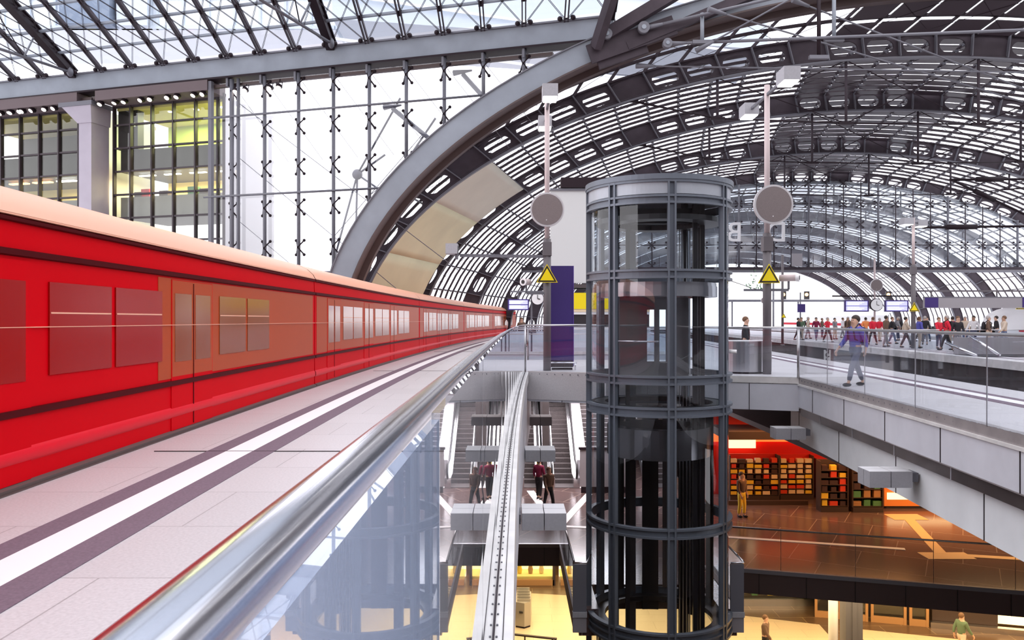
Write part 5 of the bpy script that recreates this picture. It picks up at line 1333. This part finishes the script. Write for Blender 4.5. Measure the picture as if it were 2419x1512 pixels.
# platform number board seen reversed
t = thing('track_number_board', 'small pale track board with the digits 5 and 4 seen from behind, beside the track', 'board', (15.28, 40, -.9))
MB().box(15.12, 15.44, 40, 40.04, -.78, .05).build('plate', 'ltgrey', t); MB().bar((15.28, 40.05, -1.3), (15.28, 40.05, -.7), .06, .06, (1, 0, 0)).build('post', 'steel_m', t)
text('digit', '5', .5, (15.28, 39.985, -.14), (pi / 2, 0, pi), 'black', t, .004); text('digit', '4', .5, (15.28, 39.985, -.55), (pi / 2, 0, pi), 'black', t, .004)
# white express train right
t = thing('express_train', 'white express train with red stripe behind the crowd at the right', 'train', (47, 60, -.8))
def ice(y): return S(y) + 24.6
for i, (y0, y1) in enumerate(((40, 66), (66.3, 82))):
    P = [(ice(y), y) for y in [y0 + (y1 - y0) * k / 10 for k in range(11)]]
    b = [(.0, -.3), (.0, 1.3), (-.08, 2.0), (-.35, 2.45), (-.9, 2.7), (-1.6, 2.75)]
    if i == 1:
        q = MB(); ring = []; 
        for k in range(11):
            s_ = 1 if k < 5 else max(.12, sqrt(1 - ((k - 4) / 6.4) ** 2)); y = P[k][1]
            ring.append([(P[k][0] - d * 1 + (1 - s_) * 1.6, y, z if z < .3 else .3 + (z - .3) * s_) for d, z in [(-x, z) for x, z in b]])
        vs = [p for r_ in ring for p in [(2 * (P[0][0]) - x if False else x, y, z) for x, y, z in r_]]
        n_ = len(b); q.add(vs, [(i_ * n_ + j, i_ * n_ + j + 1, (i_ + 1) * n_ + j + 1, (i_ + 1) * n_ + j) for i_ in range(10) for j in range(n_ - 1)], True); q.build('nose_body', 'white', t)
    else: MB().sweep([(-x if False else x, z) for x, z in [(-a, z) for a, z in b]], P, smooth=True).build('car_body', 'white', t)
MB().sweep([(-.02, .42), (-.03, .60)], [(ice(y), y) for y in (40, 50, 60, 70, 76)]).build('red_stripe', 'c_red', t)
for k in range(16):
    y = 41 + k * 2.1; MB().box(ice(y) - .03, ice(y) + .04, y, y + 1.5, 1.35, 1.75).build('window', 'grey', t)
t = thing('regional_train', 'distant white train behind the grey sign', 'train', (47, 110, -.8))
MB().sweep([(0, -.4), (0, 2.0), (.4, 2.6), (1.5, 2.8)], [(S(y) + 17, y) for y in (88, 100, 112, 124, 135)]).build('car_body', 'white', t)
MB().sweep([(-.03, .8), (-.03, 1.1)], [(S(y) + 17, y) for y in (88, 100, 112, 124, 135)]).build('red_stripe', 'c_red', t)
# escalator head on the opposite platform
t = thing('escalator', 'escalator head with bright sloping handrails on the opposite platform', 'escalator', (21, 35, 0))
for k, (a, b) in enumerate((((18.9, 34.2, .9), (19.5, 33.0, .08)), ((18.2, 34.6, .55), (18.8, 33.4, .05)), ((23.0, 37.2, .85), (23.8, 36.6, .35)))):
    q = MB(); q.tube(a, b, .06, 10); q.build('handrail', 'rail', t)
    q = MB(); q.add([(a[0], a[1], 0), (b[0], b[1], 0), (b[0], b[1], b[2]), (a[0], a[1], a[2])], [(0, 1, 2, 3)]); q.build('side_glass', 'g_bal', t)
MB().box(19.2, 23.4, 35.5, 35.9, 0, .75).build('parapet', 'grey', t); MB().box(19.0, 23.0, 33.4, 35.4, .01, .03).build('pit', 'black', t)
balustrade('distant glass balustrade behind the crowd on the opposite platform', (20.2, 42), (27, 42), 1.0, 2.2, 'glass balustrades on the opposite platform')
# overhead line arms
for lab, pts in (('dark catenary arm high at the right', [(26.5, 50, 10.0), (40, 50, 10.1)]), ('slanting catenary stay at the right', [(26.8, 50, 9.9), (38, 52, 5.5)]), ('lower dark catenary arm at the right', [(24.4, 50, 7.1), (40, 50, 7.3)])):
    q = MB(); q.path(pts, .07, 8); a, b = Vector(pts[0]), Vector(pts[1]); q.tube(a + (b - a) * .12, a + (b - a) * .24, .16, 10)
    tag(q.build('catenary_arm', 'steel_d'), lab, 'catenary arm', 'overhead line arms')
q = MB(); q.path([(6.5, 30, 3.4), (21, 70, 4.0), (48, 148, 5.6)], .022, 5); tag(q.build('contact_wire', 'steel_d'), 'thin overhead wire sloping down behind the right lamp post', 'wire')
# hanging plants at the bright end
t = thing('plant_basket', 'hanging basket with green plants right of the lift', 'plant', (21.4, 73, 4.5))
q = MB()
for k in range(60):
    x = 20.6 + random.random() * 1.6; z = 4.2 + random.random() * (.5 + (1.2 if abs(x - 21.3) < .35 else 0)); a = random.random() * 6
    q.add([(x, 73, z), (x + .12 * cos(a), 73.05, z + .12 * sin(a)), (x + .2 * cos(a), 73, z + .2 * sin(a)), (x + .06 * cos(a + 1), 72.95, z + .1)], [(0, 1, 2, 3)])
q.build('leaves', 'leaf', t); MB().bar((20.5, 73, 4.15), (22.3, 73, 4.15), .25, .2).build('basket', 'steel_m', t); MB().tube((21.4, 73, 4.2), (21.4, 73, 6.6), .02, 5).build('hanger', 'steel_d', t)

# ================================================================ PEOPLE
def skin_mesh(name, verts, edges, root=0, sub=1):
    me = D.meshes.new(name); me.from_pydata([v[:3] for v in verts], edges, [])
    o = D.objects.new(name, me); COL.objects.link(o)
    md = o.modifiers.new('s', 'SKIN'); md.use_smooth_shade = True
    for i, v in enumerate(verts):
        sv = me.skin_vertices[0].data[i]; r = v[3]; sv.radius = (r, r) if isinstance(r, (int, float)) else r; sv.use_root = (i == root)
    ms = o.modifiers.new('u', 'SUBSURF'); ms.levels = sub; ms.render_levels = sub
    dg = C.evaluated_depsgraph_get(); out = D.meshes.new_from_object(o.evaluated_get(dg)); out.name = name
    D.objects.remove(o); return out
def person_meshes(stride=.25, arm=.3, bend=0.0, skirt=False, lean=0.0, fing=True):
    """figure facing -Y, feet at z = 0, 1.72 tall; stride/arm swing along Y"""
    H = []; 
    pel = (0, 0, .93, .13); sp1 = (0, -lean * .3, 1.08, .125); sp2 = (0, -lean * .7, 1.25, (.16, .12)); nk0 = (0, -lean, 1.42, .085); nk = (0, -lean - .01, 1.50, .055)
    V = [pel, sp1, sp2, nk0, nk]; Ed = [(0, 1), (1, 2), (2, 3), (3, 4)]
    hd = (0, -lean - .02, 1.60, (.075, .09)); tp = (0, -lean - .01, 1.67, (.07, .085)); V += [hd, tp]; Ed += [(4, 5), (5, 6)]
    V.append((0, -lean - .115, 1.585, .018)); Ed.append((5, 7))
    for s in (-1, 1): V.append((s * .085, -lean - .01, 1.59, .018)); Ed.append((5, len(V) - 1))
    for s in (-1, 1):
        k = len(V); sw = arm * s
        V += [(s * .17, -lean, 1.39, .062), (s * .22, sw * .35, 1.13, .045), (s * .23, sw * .7 - .10, .92, .033), (s * .225, sw * .8 - .15, .84, (.03, .018))]
        Ed += [(3, k), (k, k + 1), (k + 1, k + 2), (k + 2, k + 3)]
        if fing:
            hx, hy, hz = s * .225, sw * .8 - .15, .84
            for f in range(4):
                q_ = len(V); oy = (f - 1.5) * .017; ln = (.060, .075, .07, .055)[f]
                V += [(hx + s * .004, hy + oy, hz - .045, .009), (hx - s * .012, hy + oy - .01, hz - .045 - ln * .6, .008), (hx - s * .028, hy + oy - .006, hz - .045 - ln, .007)]
                Ed += [(k + 3, q_), (q_, q_ + 1), (q_ + 1, q_ + 2)]
            q_ = len(V); V += [(hx - s * .012, hy - .035, hz + .0, .010), (hx - s * .026, hy - .052, hz - .035, .008)]; Ed += [(k + 3, q_), (q_, q_ + 1)]
    legs = []
    for s in (-1, 1):
        k = len(V); sw = -stride * s
        V += [(s * .085, 0, .86, .085), (s * .09, sw * .55 - .03, .48, .058), (s * .09, sw + (.03 if sw > 0 else 0), .09, .038), (s * .095, sw - .10, .045, .032)]
        Ed += [(0, k), (k, k + 1), (k + 1, k + 2), (k + 2, k + 3)]; legs.append(k)
    body = skin_mesh('body', V, Ed)
    # jacket
    J = [(0, 0, .86, (.155, .14)), (0, -lean * .3, 1.08, .15), (0, -lean * .7, 1.25, (.185, .145)), (0, -lean, 1.41, .11), (0, -lean - .005, 1.475, .07)]; JE = [(0, 1), (1, 2), (2, 3), (3, 4)]
    for s in (-1, 1):
        k = len(J); sw = arm * s; J += [(s * .175, -lean, 1.38, .082), (s * .225, sw * .35, 1.13, .062), (s * .232, sw * .68 - .08, .93, .048)]; JE += [(3, k), (k, k + 1), (k + 1, k + 2)]
    jacket = skin_mesh('jacket', J, JE)
    T_ = [(0, 0, 1.04, .14), (0, 0, .92, .16)]; TE = [(0, 1)]
    for s in (-1, 1):
        k = len(T_); sw = -stride * s; T_ += [(s * .088, 0, .84, .10), (s * .09, sw * .55 - .03, .48, .075), (s * .09, sw + .01, .12, .058)]; TE += [(1, k), (k, k + 1), (k + 1, k + 2)]
    tr = skin_mesh('trousers', T_, TE)
    sh = MB()
    for s in (-1, 1):
        sw = -stride * s; sh.ball((s * .093, sw - .05, .045), .05, 10, 6, (.95, 2.6, .95))
    h = MB(); h.ball((0, -lean + .012, 1.635), .105, 14, 9, (.92, 1.05, 1.0))
    # cut the face side of the hair cap
    keep = []; 
    for f, s in zip(h.f, h.s):
        c = [sum(h.v[i][k] for i in f) / len(f) for k in range(3)]
        if not (c[1] < -lean - .03 and c[2] < 1.665) and c[2] > 1.555: keep.append(f)
    h.f = keep; h.s = [True] * len(keep)
    def mm(mb, nm):
        me = D.meshes.new(nm); me.from_pydata(mb.v, [], mb.f); me.polygons.foreach_set('use_smooth', [True] * len(mb.f)); return me
    fc = MB()
    for s in (-1, 1): fc.ball((s * .032, -lean - .098, 1.612), .011, 8, 6)
    fe = MB(); fe.ball((0, -lean - .098, 1.548), .02, 8, 5, (1.1, .35, .3))
    return dict(body=body, jacket=jacket, trousers=tr, shoes=mm(sh, 'shoes'), hair=mm(h, 'hair'), eyes=mm(fc, 'eyes'), mouth=mm(fe, 'mouth'))
VAR = [person_meshes(.28, .30), person_meshes(.05, .06), person_meshes(.18, -.2, lean=.04), person_meshes(-.25, -.28), person_meshes(.02, .45)]
for v in VAR:
    for k, me in v.items(): me.materials.clear(); me.materials.append(M['skin'])
def person(label, x, y, z, rz, v, jacket, trousers='c_jeans', hair='hair_d', skin='skin', h=1.0, group=None, bag=None):
    t = thing('person', label, 'person', (x, y, z), group); t.rotation_euler = (0, 0, rz); t.scale = (h, h, h)
    parts = {}
    for k, m_ in (('body', skin), ('jacket', jacket), ('trousers', trousers), ('shoes', 'c_black'), ('hair', hair), ('eyes', 'black'), ('mouth', 'c_wine')):
        o = D.objects.new(k, VAR[v][k]); COL.objects.link(o); o.parent = t
        o.material_slots[0].link = 'OBJECT'; o.material_slots[0].material = M[m_]; parts[k] = o
    if bag:
        mb = MB(); 
        for p in [(0, .22, 1.22)]: mb.ball(p, .17, 12, 8, (.95, .62, 1.35))
        me_o = mb.build('backpack', bag); me_o.parent = t
        mb = MB()
        for s in (-1, 1): mb.path([(s * .09, .16, 1.38), (s * .10, .02, 1.53), (s * .105, -.15, 1.36), (s * .12, -.12, 1.15), (s * .12, .12, 1.05)], .018, 6)
        st_ = mb.build('strap', bag); st_.parent = t
    return t
person('person in a blue jacket and dark trousers walking behind the right glass balustrade', 7.80, 18.75, 0, -1.25, 0, 'c_blue', 'c_navy', 'hair_d', h=.93, bag='c_navy')
person('person in a black coat standing behind the rounded steel container', 7.25, 25.6, 0, 1.2, 1, 'c_black', 'c_black', 'hair_b', h=.93)
person('person in a brown coat at the far end of the train', .52, 46, 0, .3, 2, 'c_brown', 'c_black', 'hair_b', h=.95)
person('person in black boots and yellow skirt beside the magazine rack', 8.15, 29.3, Z1, .6, 1, 'c_brown', 'goods_c', 'hair_d', h=.93)
person('person in a dark coat at the foot of the escalator', 1.05, 32.2, Z1, 2.6, 1, 'c_wine', 'c_black', 'hair_d', h=.93)
person('person in dark clothes walking on the shop floor behind the light fixture', 1.35, 30.3, Z1, .4, 0, 'c_brown', 'c_black', 'hair_b', h=.93)
person('person in a brown coat walking across the yellow street level floor', 8.9, 29.0, Z2, 1.0, 0, 'c_brown', 'c_black', 'hair_b', h=.95)
person('person in a green coat near the lit street level windows', 15.9, 29.2, Z2, 2.0, 0, 'c_green', 'c_beige', 'hair_b', h=.95)
jn = [('c_red', 'red jacket'), ('c_beige', 'beige coat'), ('c_black', 'black coat'), ('c_grey', 'grey jacket'), ('c_wine', 'wine red coat'), ('c_white', 'white jacket'), ('c_blue', 'blue jacket'), ('c_brown', 'brown coat'), ('c_orange', 'orange jacket'), ('c_green', 'green coat')]
tn = [('c_jeans', 'jeans'), ('c_black', 'black trousers'), ('c_grey', 'grey trousers'), ('c_navy', 'navy trousers'), ('c_beige', 'beige trousers')]
hn = [('hair_d', 'dark hair'), ('hair_b', 'brown hair'), ('hair_g', 'grey hair')]
crowd = [(1880, 52), (1893, 60), (1908, 66), (1928, 60), (1942, 72), (1955, 56), (1972, 64), (1990, 70), (2003, 58), (2045, 56), (2062, 50), (2078, 58), (2092, 46), (2108, 52), (2122, 60), (2140, 45), (2172, 44), (2185, 50), (2200, 58), (2218, 43), (2236, 41), (2250, 47), (2262, 39), (2280, 52), (2300, 46), (2318, 58), (2335, 42), (2355, 48), (2372, 41), (2392, 52)]
jc = [2, 9, 1, 4, 7, 0, 3, 5, 7, 8, 0, 0, 7, 2, 3, 1, 6, 2, 5, 0, 0, 4, 2, 1, 5, 3, 7, 2, 1, 7]
for i, (px, y) in enumerate(crowd):
    x = (px - 1209.5) / 1950 * y
    if x < S(y) + .5: y = max(y, 62); x = max((px - 1209.5) / 1950 * y, S(y) + .6)
    if x > S(y) + 8.6: x = S(y) + 8.6 - (i % 3) * .6; 
    j = jn[jc[i]]; tr_ = tn[(i * 3 + 1) % 5]; h_ = hn[(i * 7) % 3]; near = ('by the edge' if x < S(y) + 3 else ('mid platform' if x < S(y) + 6 else 'at the back'))
    ref = 'left of the monitors' if px < 1990 else 'below the monitors' if px < 2150 else 'below the grey sign'
    person('person in %s and %s, %s, %s, %s' % (j[1], tr_[1].replace(' trousers', ' legs'), h_[1], near, ref), x, y, 0, random.uniform(0, 6.28), i % 5, j[0], tr_[0], h_[0], 'skin' if i % 4 else 'skin2', .95 + .06 * random.random(), 'travellers on the opposite platform', 'c_black' if i % 6 == 2 else None)
